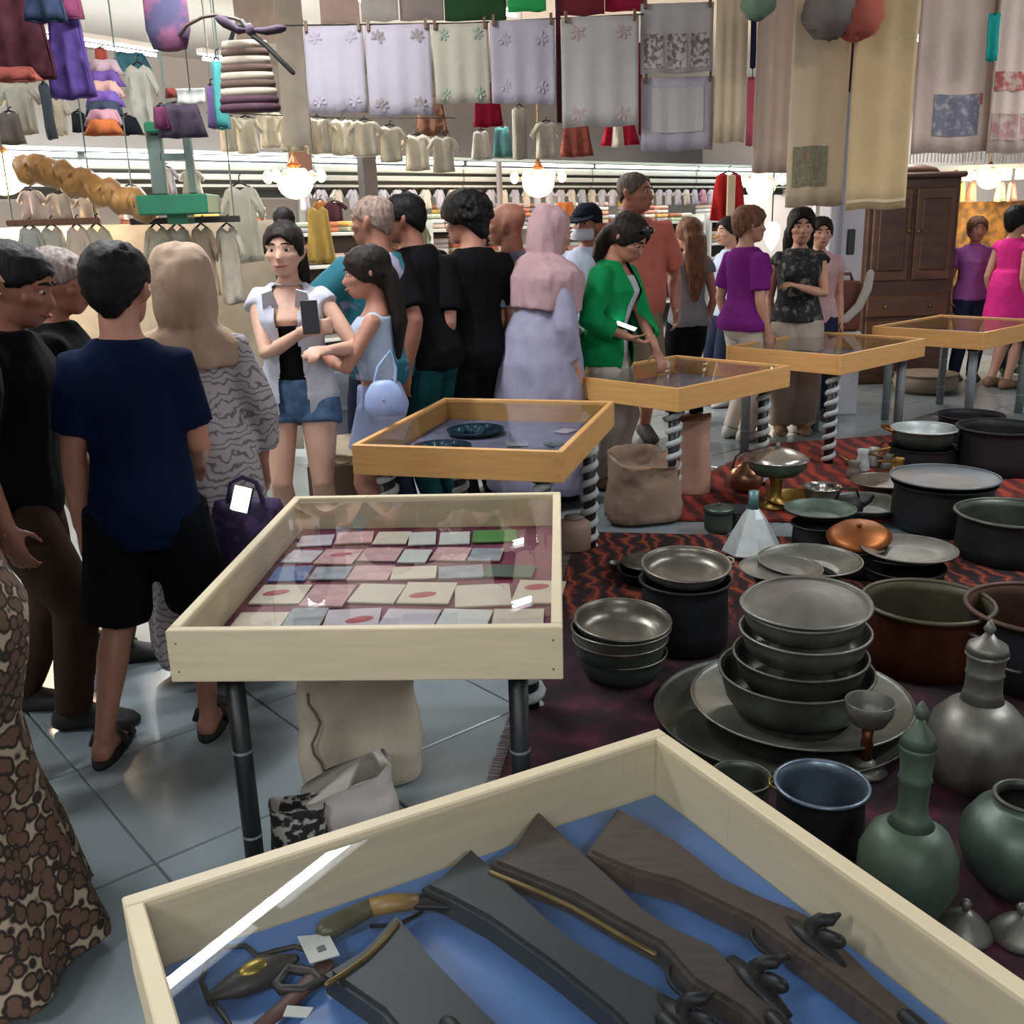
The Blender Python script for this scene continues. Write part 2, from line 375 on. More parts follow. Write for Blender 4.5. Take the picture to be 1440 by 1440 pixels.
    if bottom:
        e = bottom.get('e', .010); b = B(); end = bottom.get('end', 2)
        torso(b, sex, h, xf(0, 0, h), e, .45, bottom.get('z1', .57), bw=bw, belly=belly*.6)
        for s in (-1, 1):
            hip, kn, ank, f = G[s]; q = bottom.get('wide', 1); r = .052*h*f*q+e
            if end <= 1: pts = [hip+V((0, 0, .02*h)), hip.lerp(kn, end*.4), hip.lerp(kn, end)]; rad = [r, r*1.02, r*bottom.get('hem', .98)]
            else: pts = [hip+V((0, 0, .02*h)), hip.lerp(kn, .4), kn, kn.lerp(ank, .5), kn.lerp(ank, end-1)]; rad = [r, r, r*.74*q, r*.66*q*q, r*.6*q*q]
            tube(b, pts, rad, 14)
        mobj(bottom.get('name', 'trousers'), fuse(b, .011, 4, bottom.get('wr', .005), 11), bottom['mat'], t)
    if shoes:
        for s in (-1, 1):
            _, _, ank, f = G[s]; b = B(); q = 1.14
            if shoes[1] == 'slide':
                prism(b, [(ank.x+math.cos(a)*.034*h*(1.05 if math.sin(a) > 0 else .9), ank.y+.036*h+math.sin(a)*.088*h) for a in [2*PI*i/20 for i in range(20)]], .0, .020, .004)
                sl = obj('shoe', b, shoes[0], t, True); b = B()
                for y0, y1, dx in ((.035, .085, 1), (.085, .035, 1)):
                    tube(b, [V((ank.x+c*.033*h, ank.y+(y0+(y1-y0)*(c+1)/2)*h, .012+.030*h*math.sqrt(max(0, 1-c*c))*1.15)) for c in (-1, -.8, -.4, 0, .4, .8, 1)], .013*h, 8, flat=.35, ref=(0, 1, 0))
                obj('strap', b, shoes[0], sl, True)
            else:
                rr = []
                for fy2, wd, ht, cz in ((-.045, .014, .016, .022), (-.032, .026, .030, .030), (.01, .028, .034, .034), (.05, .031, .024, .024), (.09, .033, .017, .017), (.115, .026, .013, .013), (.13, .012, .008, .009)):
                    rr.append([V((ank.x+math.cos(2*PI*i/12)*wd*h, ank.y+fy2*h, max(.0, (cz+math.sin(2*PI*i/12)*ht)*h))) for i in range(12)])
                rings(b, rr); obj('shoe', b, shoes[0], t, True)
    if extra: extra(t, T, HM, K, h, A, G)
    return t, T, HM, K, A
def hijab(cm, drape=.10, back=.0, voxel=.009, pf=1.0, dw=1.0):
    def f(t, T, HM, K, h, A, G):
        K = K*pf
        b = B(); q = lambda *p: HM @ (V(p)*K)
        rr = []
        for z, cy, rx, ry in ((-.01, -.012, .052, .055), (.01, -.014, .054, .058), (.04, -.016, .056, .062), (.075, -.016, .057, .064), (.105, -.014, .052, .060), (.128, -.012, .036, .044), (.140, -.012, .012, .016)):
            rr.append([q(math.cos(2*PI*i/20)*rx, cy+math.sin(2*PI*i/20)*ry, z) for i in range(20)])
        rings(b, rr)
        rr = []
        for z, rx, ry, cy in ((.885, .045, .052, -.004), (.85, .054, .058, -.008), (.825, .092, .072, -.006), (.80, .118, .086, 0), (.77, .124, .096, .003), (.77-drape, .112, .096, .006)):
            rr.append([T @ V((math.cos(2*PI*i/24)*rx*(dw if z < .83 else 1)*h*(1+.04*math.sin(5*2*PI*i/24)), cy*h+math.sin(2*PI*i/24)*ry*(1+(dw-1)*.8 if z < .83 else 1)*h*(1+.05*math.sin(7*2*PI*i/24)), z*h)) for i in range(24)])
        rings(b, rr)
        if back: tube(b, [T @ V((.05*h, -.06*h, .80*h)), T @ V((.07*h, .07*h, .74*h)), T @ V((.07*h, .085*h, .62*h)), T @ V((.06*h, .09*h, .80*h-back*h))], [.03*h, .035*h, .04*h, .03*h], 10, flat=.3)
        mobj('headscarf', fuse(b, voxel, 4, .014, 13), cm, t)
    return f
# ================================================================ room
GROUT = mat('grout', '#6f7678', .8)
TILE = mat('tile', '#828c90', .22, var=.05, scale=3, coat=.15)
bm = B(); box(bm, (0, 6, -.02), (34, 34, .02)); FLOOR = struct(obj('floor', bm, GROUT))
bm = B(); box(bm, (0, 0, 0), (.594, .594, .012), bev=.003); TM = bpy.data.meshes.new('tile'); bm.to_mesh(TM); bm.free(); TM.materials.append(TILE)
u, v_ = V((UX, UY, 0)), V((UY, -UX, 0)); o0 = V((-1.159, 2.718, 0)); cand = []
for i in range(-16, 26):
    for j in range(-22, 22):
        p = o0+u*(.6*i+.12)+v_*(.6*j+.3)
        d = math.hypot(p.x, p.y)
        if p.y < -1 or abs(p.x) > 1.2+p.y*.62 or p.y > 13: continue
        cand.append((d, p))
cand.sort(key=lambda a: a[0]); far = B()
for k, (d, p) in enumerate(cand):
    if k < 290:
        o = bpy.data.objects.new('tile', TM); COL.objects.link(o); o.parent = FLOOR; o.location = p+V((0, 0, -.006)); o.rotation_euler = (R(random.uniform(-.12, .12)), R(random.uniform(-.12, .12)), HA)
    else: box(far, p+V((0, 0, -.006)), (.594, .594, .012), HA)
FT = obj('tile_field', far, TILE, FLOOR); FT['kind'] = 'stuff'
WALL = mat('plaster', '#cbc4be', .9, var=.04, scale=2)
CEIL = mat('ceiling paint', '#d2ccc6', .9, var=.03, scale=1)
bm = B(); box(bm, (0, 6, 3.42), (34, 34, .04)); struct(obj('ceiling', bm, CEIL))
PL = V((-4.1, 8.15, 0)); WU = V((math.cos(R(42)), math.sin(R(42)), 0)); WN = V((-WU.y, WU.x, 0)); WA = R(42)
def wp(s, n, z): return PL+WU*s+WN*n+V((0, 0, z))     # s along the stall front, n behind it
bm = B(); c = wp(6, 2.7, 1.7); box(bm, c, (26, .1, 3.4), WA); struct(obj('wall_back', bm, WALL))
bm = B(); c = wp(-7, 0, 1.7); box(bm, c, (.1, 22, 3.4), WA); struct(obj('wall_left', bm, WALL))
bm = B(); c = V((9.5, 13.5, 1.7)); box(bm, c, (.1, 14, 3.4), R(-50)+PI/2+R(25)); struct(obj('wall_right', bm, WALL))
# ceiling tubes
TUBEM = mat('lit tube', '#f2f6fa', .3, emit='#f0f6ff', estr=30)
FIX = mat('fixture', '#d9d9d9', .4)
TL = ['nearer slim tube light over the display cases', 'farther slim tube light over the display cases', 'slim tube light right of the purple cloth', 'short tube light between maroon and purple cloths', 'slim tube light behind the striped knit bag']
for k, (x, y, ln, e, dg) in enumerate(TUBES):
    a = R(dg)
    t = thing('tube_light', TL[k] if k < 5 else 'white tube light hung under the ceiling beyond the rows of textiles' if y > 5 else 'unseen tube light added near the display cases to brighten the hall', 'lamp', (x, y, TUBE_Z), a, 'fluorescent tube lights under the ceiling')
    bm = B(); box(bm, (0, 0, .045), (ln+.06, .09, .05), bev=.01); hb = obj('housing', bm, FIX, t)
    for s in (-1, 1): bm = B(); tube(bm, [(s*ln*.4, 0, .06), (s*ln*.4, 0, 3.40-TUBE_Z)], .006, 6); obj('hanger', bm, FIX, t)
    b = B(); tube(b, [(-ln*.49, 0, -.012), (ln*.49, 0, -.012)], .013, 10); obj('glass_tube', b, TUBEM, t, True)
    la = bpy.data.lights.new('tube', 'AREA'); la.shape = 'RECTANGLE'; la.size = ln; la.size_y = .022; la.energy = e; la.color = (.94, .97, 1)
    lo = bpy.data.objects.new('tube_lamp', la); COL.objects.link(lo); lo.parent = t; lo.location = (0, 0, -.045)
# ================================================================ display cases
PALE = mat('pale wood', '#d5c6a4', .5, var=.07, scale=5, stretch=(1, 1, 12), bump=.05)
PINE = mat('golden pine', '#cf9c5c', .5, var=.10, scale=5, stretch=(1, 1, 12), bump=.05)
BLACKP = mat('black pole', '#14171a', .45)
GREYP_ = mat('grey pole', '#6a7274', .5, var=.1)
SILV = mat('silver band', '#9aa0a4', .35, .6)
ROPEW = mat('pale rope', '#a9adad', .8, var=.15, scale=60)
NAIL = mat('nail', '#8d7c60', .5, .3)
CW, CD, CHH, CT, CTOP = .835, 1.075, .118, .024, .70
def case(label, px, py, az, wood, lining, rope, lin_kind='flat', W=CW, D=CD, pole=BLACKP):
    """px,py: the corner the local axes start from; az: direction of the local x axis"""
    t = thing('display_case', label, 'display case', (px, py, 0), az)
    z0 = CTOP-CHH; zc = (z0+CTOP)/2
    for c, s in (((W/2, CT/2, zc), (W, CT, CHH)), ((W/2, D-CT/2, zc), (W, CT, CHH)), ((CT/2, D/2, zc), (CT, D-2*CT, CHH)), ((W-CT/2, D/2, zc), (CT, D-2*CT, CHH))):
        b = B(); box(b, c, s, bev=.0025); sb = obj('side_board', b, wood, t)
        if s[0] > s[1]:
            b = B()
            for sx in (-1, 1):
                for dz in (-.035, .03): tube(b, [(c[0]+sx*(W/2-.02), c[1]-CT/2-.001, zc+dz), (c[0]+sx*(W/2-.02), c[1]-CT/2+.004, zc+dz)], .0028, 6)
            obj('nail', b, NAIL, sb)
    b = B(); box(b, (W/2, D/2, z0+.005), (W-.004, D-.004, .010)); obj('bottom_panel', b, wood, t)
    b = B(); n = 30; rr = []
    for i in range(n+1):
        row = []
        for j in range(n+1):
            x = CT+.003+(W-2*CT-.006)*j/n; y = CT+.003+(D-2*CT-.006)*i/n; z = z0+.017
            if lin_kind == 'satin':
                q = noise.noise(V((x*5+y*2, y*2.5, 3)))*.6+noise.noise(V((x*11+y*6, y*5, 8)))*.4
                z += max(-.005, .012*q)
            row.append((x, y, z))
        rr.append(row)
    rings(b, rr, closed=False); lo = obj('cloth_lining', b, lining, t, True)
    b = B(); box(b, (W/2, D/2, CTOP-.010), (W-2*CT-.002, D-2*CT-.002, .003)); obj('glass_pane', b, GLASS, t)
    for sx in (0, 1):
        for sy in (0, 1):
            x = .10 if not sx else W-.10; y = .10 if not sy else D-.10
            b = B(); r = .022 if rope in (None, 'back') and pole is BLACKP else .03; tube(b, [(x, y, .0), (x, y, z0)], r, 14); lg = obj('leg', b, pole if (not rope or rope == 'one' and (sx or sy)) else BLACKP, t, True)
            if not rope or rope == 'back' and not sy or rope == 'one' and (sx or sy):
                for z in (.14, .36, .555):
                    b = B(); tube(b, [(x, y, z), (x, y, z+.006)], r+.002, 14); obj('silver_band', b, SILV, lg)
            else:
                b = B(); pts = []
                N = 9; tot = int(z0/.066)
                for i in range(tot*N+1):
                    a = 2*PI*i/N+.8*sx; pts.append((x+.028*math.cos(a), y+.028*math.sin(a), .016+(z0-.03)*i/(tot*N)))
                tube(b, pts, .0175, 7, round_ends=True); obj('rope_wrap', b, ROPEW, lg, True)
            b = B(); box(b, (x, y, z0-.012), (.07, .07, .024), bev=.004); obj('leg_bracket', b, BLACKP, lg)
    return t
SATIN = mat('blue satin', '#3f6ba6', .42, var=.10, scale=4, sheen=.3)
MAROONC = mat('maroon cloth', '#6b2440', .85, var=.3, scale=18, bump=.2)
MAUVE = mat('mauve cloth', '#6a6a80', .8, var=.2, scale=8)
GREYC = mat('grey lining', '#77747c', .8, var=.15, scale=6)
ang = lambda a, b: math.atan2(b[1]-a[1], b[0]-a[0])
A1 = ang((-.507, 1.075), (.225, 1.465))
P1 = V((-.507, 1.075, 0))+V((math.sin(A1), -math.cos(A1), 0))*CD
CASES = [case('nearest pale wooden display case with antique rifles on blue satin under clear sheet', P1.x, P1.y, A1, PALE, SATIN, None, 'satin'),
         case('pale wooden display case full of papers and small packets on maroon cloth', -.737, 1.945, ang((-.737, 1.95), (.094, 1.907)), PALE, MAROONC, 'back'),
         case('golden pine display case with dark teal reflection shapes, third from the camera', -.612, 3.765, ang((-.61, 3.765), (.215, 3.526)), PINE, MAUVE, True),
         case('golden pine display case gripped at its corner by the lilac headscarf woman', .834, 4.851, ang((.834, 4.851), (1.545, 5.50)), PINE, GREYC, True, W=1.0, D=.80),
         case('golden pine display case in front of woman in black floral blouse', 1.964, 5.868, ang((1.964, 5.868), (2.758, 6.58)), PINE, GREYC, 'one', W=1.06, D=.82, pole=GREYP_),
         case('farthest golden pine display case, in front of woman in pink dress', 3.231, 6.783, ang((3.231, 6.783), (4.0, 7.45)), PINE, GREYC, None, W=1.06, D=.82, pole=GREYP_)]
C1, C2, C3 = CASES[:3]
ZC = CTOP-CHH+.019          # top of the lining
# --- things in the first case
STEEL = mat('dark iron', '#1d2023', .45, .6, var=.2, scale=30)
WALNUT = mat('dark walnut', '#413833', .5, var=.25, scale=9, stretch=(3, 12, 3))
WALNUT2 = mat('brown walnut', '#4b3e37', .5, var=.3, scale=9, stretch=(3, 12, 3))
EBONY = mat('black wood', '#23292d', .5, var=.2, scale=9)
BRASS = mat('old brass', '#6d5a32', .4, .7, var=.2, scale=20)
def rifle(label, up, low, m, tail, lock=None, guard=None, th=.034, butt=None):
    pts = [at(*p, ZC+.02) for p in up]+[at(*p, ZC+.02) for p in low]
    t = thing('rifle', label, 'rifle', (pts[0].x, pts[0].y, 0), 0, 'antique rifles in the nearest case'); o = V((pts[0].x, pts[0].y, 0))
    e = at(*tail, ZC+.02); q = [p-o for p in pts]
    a, b_ = q[len(up)-1], q[len(up)]; mid = (a+b_)/2; d = (e-o-mid); ln = d.length; d.normalize(); s = V((-d.y, d.x, 0)); wd = (a-b_).length/2
    b = B(); z = ZC+.006
    ext = [mid+d*ln*f+s*wd*k*sg for f, k, sg in ((.3, .8, 1), (1, .62, 1), (1, .62, -1), (.3, .8, -1))]
    if (ext[0]-a).length > (ext[3]-a).length: ext = ext[::-1]
    prism(b, [(p.x, p.y) for p in q[:len(up)]+ext+q[len(up):]], z, z+th, .006); obj('stock', b, m, t, False)
    b = B(); tube(b, [mid+V((0, 0, z+th-ZC-.02+.0))+d*ln*.1, mid+V((0, 0, z+th-ZC-.02))+d*ln*.98], .011, 12, round_ends=True); obj('barrel', b, STEEL, t, True)
    if butt:
        b = B(); bp = [at(*p, z+th+.001)-o for p in butt]; tube(b, bp, .004, 6, round_ends=True); obj('butt_plate', b, BRASS, t, True)
    if lock:
        b = B(); c = at(*lock, z+th)-o; dd = V((d.x, d.y, 0))
        tube(b, [c-dd*.045+V((0, 0, -.004)), c+V((0, 0, .002)), c+dd*.06+V((0, 0, -.004))], [.008, .015, .008], 10, flat=.5); obj('lock_plate', b, STEEL, t, True)
        b = B(); tube(b, [c+s*.002, c+s*.008-dd*.006+V((0, 0, .012)), c+s*.012+dd*.002+V((0, 0, .022)), c+s*.020+dd*.012+V((0, 0, .026)), c+s*.034+dd*.010+V((0, 0, .027))], [.012, .010, .009, .0075, .0035], 9, round_ends=True)
        tube(b, [c+dd*.016+s*.008+V((0, 0, .008)), c+dd*.036+s*.010+V((0, 0, .016))], [.011, .009], 9, round_ends=True); obj('hammer', b, STEEL, t, True)
    if guard:
        b = B(); c = at(*guard, z+th*.5)-o; dd = V((d.x, d.y, 0)); g = []
        sg = 1 if (c-mid).dot(s) > 0 else -1
        for i in range(9):
            aa = PI*i/8; g.append(c-dd*.03*math.cos(aa)+s*sg*(.020*math.sin(aa)-.012))
        tube(b, g, .0035, 7, round_ends=True); obj('trigger_guard', b, STEEL, t, True)
    return t
rifle('brown wooden rifle nearest the right side board, with raised hammer', [(868, 1149), (950, 1195), (1020, 1251), (1067, 1274), (1125, 1297), (1160, 1315), (1183, 1344), (1236, 1397), (1288, 1440)], [(1230, 1440), (1175, 1397), (1113, 1350), (1061, 1312), (1008, 1286), (950, 1257), (892, 1242), (825, 1213)], WALNUT2, (1420, 1580), (1140, 1318), (1075, 1330))
rifle('brown wooden rifle in the middle, pointed butt with thin brass edge', [(757, 1153), (804, 1198), (862, 1251), (903, 1292), (944, 1318), (1002, 1344), (1037, 1379), (1102, 1440)], [(1043, 1440), (973, 1397), (927, 1344), (874, 1315), (804, 1274), (690, 1227), (725, 1204)], WALNUT, (1220, 1600), (1060, 1378), (955, 1385), butt=[(690, 1227), (760, 1256), (804, 1276), (874, 1317), (920, 1342)])
rifle('black rifle stock touching the horn handled dagger', [(663, 1207), (717, 1257), (792, 1327), (874, 1379), (950, 1420), (980, 1440)], [(857, 1440), (775, 1373), (687, 1309), (629, 1277), (594, 1262), (623, 1245)], EBONY, (1090, 1620), (960, 1432))
rifle('black rifle stock nearest the camera with wide pointed butt', [(558, 1300), (613, 1367), (684, 1440)], [(538, 1440), (458, 1384), (515, 1349)], EBONY, (860, 1720), None, butt=[(558, 1300), (540, 1322), (515, 1347), (486, 1368), (460, 1384)])
HORN = mat('horn', '#8a6a38', .4, var=.35, scale=14)
d0, d1, d2, d3 = at(462, 1306, ZC+.02), at(520, 1276, ZC+.02), at(590, 1268, ZC+.02), at(640, 1270, ZC+.02)
t = thing('dagger', 'curved dagger with yellowish horn handle beside the black rifle butt', 'dagger', (d0.x, d0.y, 0)); o = V((d0.x, d0.y, 0))
b = B(); tube(b, [d0-o, d0.lerp(d1, .5)-o, d1-o], [.017, .016, .014], 12, flat=.8, round_ends=True); obj('pommel', b, mat('grey green horn', '#4c4a34', .4, var=.3, scale=20), t, True)
b = B(); tube(b, [d1-o, d1.lerp(d2, .5)+V((0, .004, 0))-o, d2-o], [.0145, .015, .012], 12, flat=.8); obj('handle', b, HORN, t, True)
b = B(); tube(b, [d2-o, d3-o, d3+(d3-d2)*.8-o], [.016, .014, .006], 10, flat=.45, round_ends=True); obj('scabbard', b, STEEL, t, True)
b = B(); s = [at(*p, ZC+.004)-o for p in ((520, 1303), (560, 1300), (592, 1284), (598, 1272))]; tube(b, s, .0025, 6); obj('cord', b, STEEL, t, True)
LEATH = mat('brown leather', '#4a2a22', .55, var=.25, scale=20)
DKL = mat('dark leather', '#23211f', .5, var=.25, scale=20)
p = [at(*q, ZC+.012) for q in ((300, 1400), (335, 1385), (375, 1365), (410, 1350))]
t = thing('powder_flask', 'small black flask with gilt plate and looped cord on blue satin', 'flask', (p[0].x, p[0].y, 0)); o = V((p[0].x, p[0].y, 0))
b = B(); tube(b, [x-o for x in p], [.008, .020, .026, .010], 12, flat=.7, round_ends=True); obj('flask_body', b, DKL, t, True)
b = B(); q = (p[1].lerp(p[2], .6))-o+V((0, 0, .012)); ball(b, q, .017, 10, (1.3, .8, .5), R(35)); obj('gilt_plate', b, mat('gilt', '#8b7a3c', .35, .8, var=.25, scale=40), t, True)
b = B(); tube(b, [at(*x, ZC+.005)-o for x in ((296, 1412), (283, 1380), (292, 1350), (315, 1332), (345, 1330), (362, 1345), (385, 1338), (415, 1331), (440, 1340))], .0035, 6, round_ends=True)
tube(b, [at(*x, ZC+.005)-o for x in ((300, 1410), (322, 1440), (330, 1470), (370, 1480))], .0035, 6, round_ends=True); obj('cord', b, DKL, t, True)
t0 = at(370, 1440, ZC+.01); t = thing('leather_strap', 'reddish brown leather strap with buckle beside the paper tag', 'strap', (t0.x, t0.y, 0)); o = V((t0.x, t0.y, 0))
b = B(); tube(b, [at(*x, ZC+.010)-o for x in ((352, 1455), (395, 1420), (425, 1392), (455, 1360), (462, 1352))], [.010, .012, .012, .014, .012], 8, flat=.4, ref=(0, 0, 1)); obj('band', b, LEATH, t, True)
b = B(); tube(b, [at(*x, ZC+.012)-o for x in ((388, 1385), (405, 1362), (440, 1368), (452, 1380), (425, 1392), (395, 1392))], .007, 7, closed=True); obj('buckle', b, DKL, t, True)
PAPER = mat('paper', '#b9b9b4', .8, var=.04, scale=20)
def sheet(name, label, cat, pts, z, m, th=.0015, group=None, extra=None):
    q = [at(*p, z) for p in pts]; c = sum(q, V())/len(q); b = B()
    prism(b, [((x-c).x, (x-c).y) for x in q], 0, th); o = obj(name, b, m, None, loc=(c.x, c.y, z)); tag(o, label, cat, group); return o, c
tg1, c = sheet('price_tag', 'white paper tag beside the horn handled dagger', 'tag', [(418, 1318), (462, 1314), (478, 1344), (436, 1356)], ZC+.020, PAPER)
b = B(); box(b, (.004, -.004, .002), (.010, .010, .001), .5); obj('print', b, mat('grey print', '#62625f', .8), tg1)
sheet('price_tag', 'white paper tag at the lower edge beside the reddish strap', 'tag', [(404, 1415), (441, 1418), (432, 1432), (398, 1430)], ZC+.022, PAPER)
# --- things in the second case: papers, packets
RNG = random.Random(4)
RED = mat('red print', '#9c3340', .7, var=.2, scale=60)
def packet(label, x, y, w, d, rz, m, group, z=0, art=None, th=.004):
    b = B(); box(b, (0, 0, th/2), (w, d, th)); o = obj('packet' if group.startswith('pack') else 'paper_sheet', b, m)
    M = C2.matrix_world if False else Matrix.Translation(C2.location) @ Matrix.Rotation(C2.rotation_euler.z, 4, 'Z')
    o.matrix_world = M @ Matrix.Translation((x, y, ZC+z+.001)) @ Matrix.Rotation(rz, 4, 'Z'); tag(o, label, 'paper' if not group.startswith('pack') else 'packet', group)
    if art:
        b = B(); ball(b, (w*.1*art[0], d*.1*art[1], th+.0003), 1, 10, (w*art[2], d*art[3], .0006), .4); obj('print', b, art[4], o)
    return o
CREAM = mat('cream paper', '#c2b6a4', .8, var=.06, scale=12); GRN = mat('green card', '#3f7a2e', .6); DGRN = mat('dark green card', '#1f4a38', .6); BLU = mat('blue card', '#2b4f86', .6)
PINKP = mat('pinkish paper', '#b88f90', .8, var=.2, scale=25); GREYP = mat('grey photo card', '#7d8287', .6, var=.35, scale=16); LILP = mat('lilac paper', '#b3a9b0', .8, var=.1, scale=14)
rows = [(.10, .14, [('lilac', .09, LILP), ('cream', .10, CREAM), ('cream', .12, LILP), ('lilac', .12, CREAM), ('white', .11, PAPER), ('cream', .11, CREAM)]),
        (.27, .15, [('cream', .12, CREAM), ('grey', .09, GREYP), ('cream', .13, LILP), ('white', .13, LILP), ('cream', .12, PAPER), ('cream', .12, CREAM)]),
        (.45, .15, [('cream', .13, CREAM), ('pinkish', .11, PINKP), ('cream', .12, CREAM), ('cream', .13, CREAM), ('cream', .14, CREAM), ('cream', .12, CREAM)]),
        (.62, .11, [('blue', .10, BLU), ('grey', .10, GREYP), ('pinkish', .11, PINKP), ('cream', .12, CREAM), ('grey', .12, GREYP), ('dark green', .13, DGRN)]),
        (.76, .12, [('lilac', .09, LILP), ('pinkish', .11, PINKP), ('pinkish', .11, PINKP), ('white', .08, PAPER), ('pinkish', .10, PINKP), ('grey', .09, GREYP)]),
        (.92, .12, [('lilac', .10, LILP), ('lilac', .11, PINKP), ('cream', .10, CREAM), ('white', .08, PAPER), ('white', .09, PAPER), ('green', .13, GRN)])]
rown = ['front', 'second', 'third', 'fourth', 'fifth', 'back']
for ri, (y, d, items) in enumerate(rows):
    x = .05
    for k, (cn, wd, m) in enumerate(items):
        red = (ri, k) in ((0, 1), (0, 4), (2, 0), (2, 3), (2, 5), (1, 2), (4, 1))
        nm = '%s sheet %sin %s row of maroon case, %s from left' % (cn, 'with red print ' if red else '', rown[ri], ['first', 'second', 'third', 'fourth', 'fifth', 'sixth'][k])
        packet(nm, x+wd/2, y+RNG.uniform(-.012, .012), wd, d*RNG.uniform(.85, 1.05), RNG.uniform(-.12, .12), m, 'papers laid out in the maroon case', z=.0015*(k % 2), art=(RNG.uniform(-2, 2), RNG.uniform(-2, 2), .28, .14, RED) if red else None)
        x += wd+RNG.uniform(.003, .012)
# --- third case: dark teal dish shapes stand in for people reflected in the sheet
TEAL = mat('reflected teal', '#16323f', .35, .2, var=.4, scale=18)
for k, (x, y, r) in enumerate(((.24, .36, .125), (.27, .72, .13))):
    M = Matrix.Translation(C3.location) @ Matrix.Rotation(C3.rotation_euler.z, 4, 'Z'); p = M @ V((x, y, ZC))
    t = thing('reflection_shape', 'dark teal round dish in golden pine case, the %s of the pair' % ('nearer' if k == 0 else 'farther'), 'reflection', p)
    b = B(); lathe(b, [(r*.6, 0), (r*.9, .006), (r, .022), (r*.97, .026), (r*.86, .012), (.01, .008)], 26); obj('reflection', b, TEAL, t, True)
    b = B()
    for i in range(9): ball(b, (r*.55*math.cos(i*.7)*(.4+.6*(i % 2)), r*.55*math.sin(i*.7)*(.4+.6*(i % 2)), .014), .018+.004*(i % 3), 8)
    obj('reflection_lumps', b, mat('reflected lump teal', '#1f4150', .25, .1, var=.4, scale=25), t, True)
for k, (x, y) in enumerate(((.52, .52), (.62, .25), (.68, .55), (.66, .82))):
    M = Matrix.Translation(C3.location) @ Matrix.Rotation(C3.rotation_euler.z, 4, 'Z'); p = M @ V((x, y, ZC)); b = B(); box(b, (0, 0, .004), (.09, .07, .006), .3*k, .002)
    tag(obj('paper_card', b, [GREYP, LILP, DGRN, LILP][k], loc=p), ['grey blue card beside the teal reflection shapes', 'pale lilac card near front right of pine case', 'dark green card in the middle right of pine case', 'pale lilac card near the back right of pine case'][k], 'card')
# ================================================================ the visitors
def hr(name, col, **k): return mat('hair '+name, col, .6, var=.5, scale=60, bump=.35, bscale=120, stretch=(1, 1, .25), spec=.22)
HBLK = hr('black', '#0b0807'); HDBR = hr('dark brown', '#1a110d'); HBRN = hr('brown', '#644530'); HGRY = hr('grey', '#7d726b'); HSHORT = hr('cropped grey', '#8a7468'); HDGR = hr('dark grey', '#4d433c'); HLBR = hr('light brown', '#6a4a38')
BLK = cloth('#0d0d0f', 'black cotton', var=.2); NAVY = cloth('#081431', 'navy jersey', var=.25); NAVYD = cloth('#07090d', 'dark navy shorts', var=.2)
BROWN = cloth('#3a2a22', 'brown trousers'); KHAKI = cloth('#7a6450', 'khaki'); KHAKI2 = cloth('#6e6553', 'khaki green')
WHITEC = cloth('#b9bac4', 'white shirt cotton', var=.06); DENIM = cloth('#4a6380', 'blue denim', var=.25, scale=30); LBLUE = cloth('#a9b6cc', 'pale blue knit', var=.08); LILBL = cloth('#98a3c6', 'lilac blue skirt', var=.08)
TEALC = cloth('#1b5a68', 'teal polo'); TEALD = cloth('#0f3b3c', 'dark teal cotton'); GBLUE = cloth('#6c7787', 'grey blue shirt', var=.12); NAVYS = cloth('#1a1f2b', 'navy twill')
LILAC = cloth('#9a97ad', 'lilac coat', var=.08); PINKL = cloth('#b59498', 'dusty pink scarf', var=.08); GREEN = cloth('#0f8046', 'bright green knit', var=.12); SALM = cloth('#b3665a', 'salmon cotton', var=.07)
PURP = cloth('#6d2272', 'purple jersey', var=.12); WTRS = cloth('#b9aea4', 'off white trousers', var=.06); BEIGET = cloth('#a3978a', 'beige linen', var=.08); PINK = cloth('#cf2f7f', 'hot pink cotton', var=.1); LILT = cloth('#96599c', 'lilac jersey', var=.1); JEANS = cloth('#232a3d', 'dark jeans', var=.2)
BEIS = mat('beige scarf cloth', '#ad9480', .85, col2='#96785e', scale=5, thr=(.3, .8), bump=.3)
LEO = mat('leopard print', '#1d1410', .85, col2='#a08b76', kind='voronoi', scale=36, thr=(.22, .46))
def leo():
    N = LEO.node_tree.nodes; r = [n for n in N if n.type == 'VALTORGB'][0].color_ramp
    e = r.elements; e[0].position = .46; e[0].color = (*lin('#5d4535'), 1); e[1].position = .78; e[1].color = (*lin('#a3917c'), 1)
    for p, c in ((.53, '#231812'), (.65, '#231812'), (.71, '#8f7c68')): x = e.new(p); x.color = (*lin(c), 1)
leo()
SWIRL = mat('grey swirl print', '#a39a9c', .85, col2='#615d62', kind='swirl', scale=11, thr=(.72, .99), bump=.15)
FLOR = mat('black floral', '#15171a', .85, col2='#6d6a62', kind='noise', scale=26, thr=(.52, .68))
TEALP = mat('teal and lilac print', '#1c6472', .85, col2='#a79db8', kind='noise', scale=4, thr=(.56, .60))
SHOEB = mat('black rubber', '#121212', .6); SHOED = mat('dark canvas', '#23211f', .8); SHOEW = mat('white canvas', '#a9a7a2', .7); SHOEN = mat('tan leather', '#7d5f48', .6)
TRI = dict(e=.02, wr=.007)
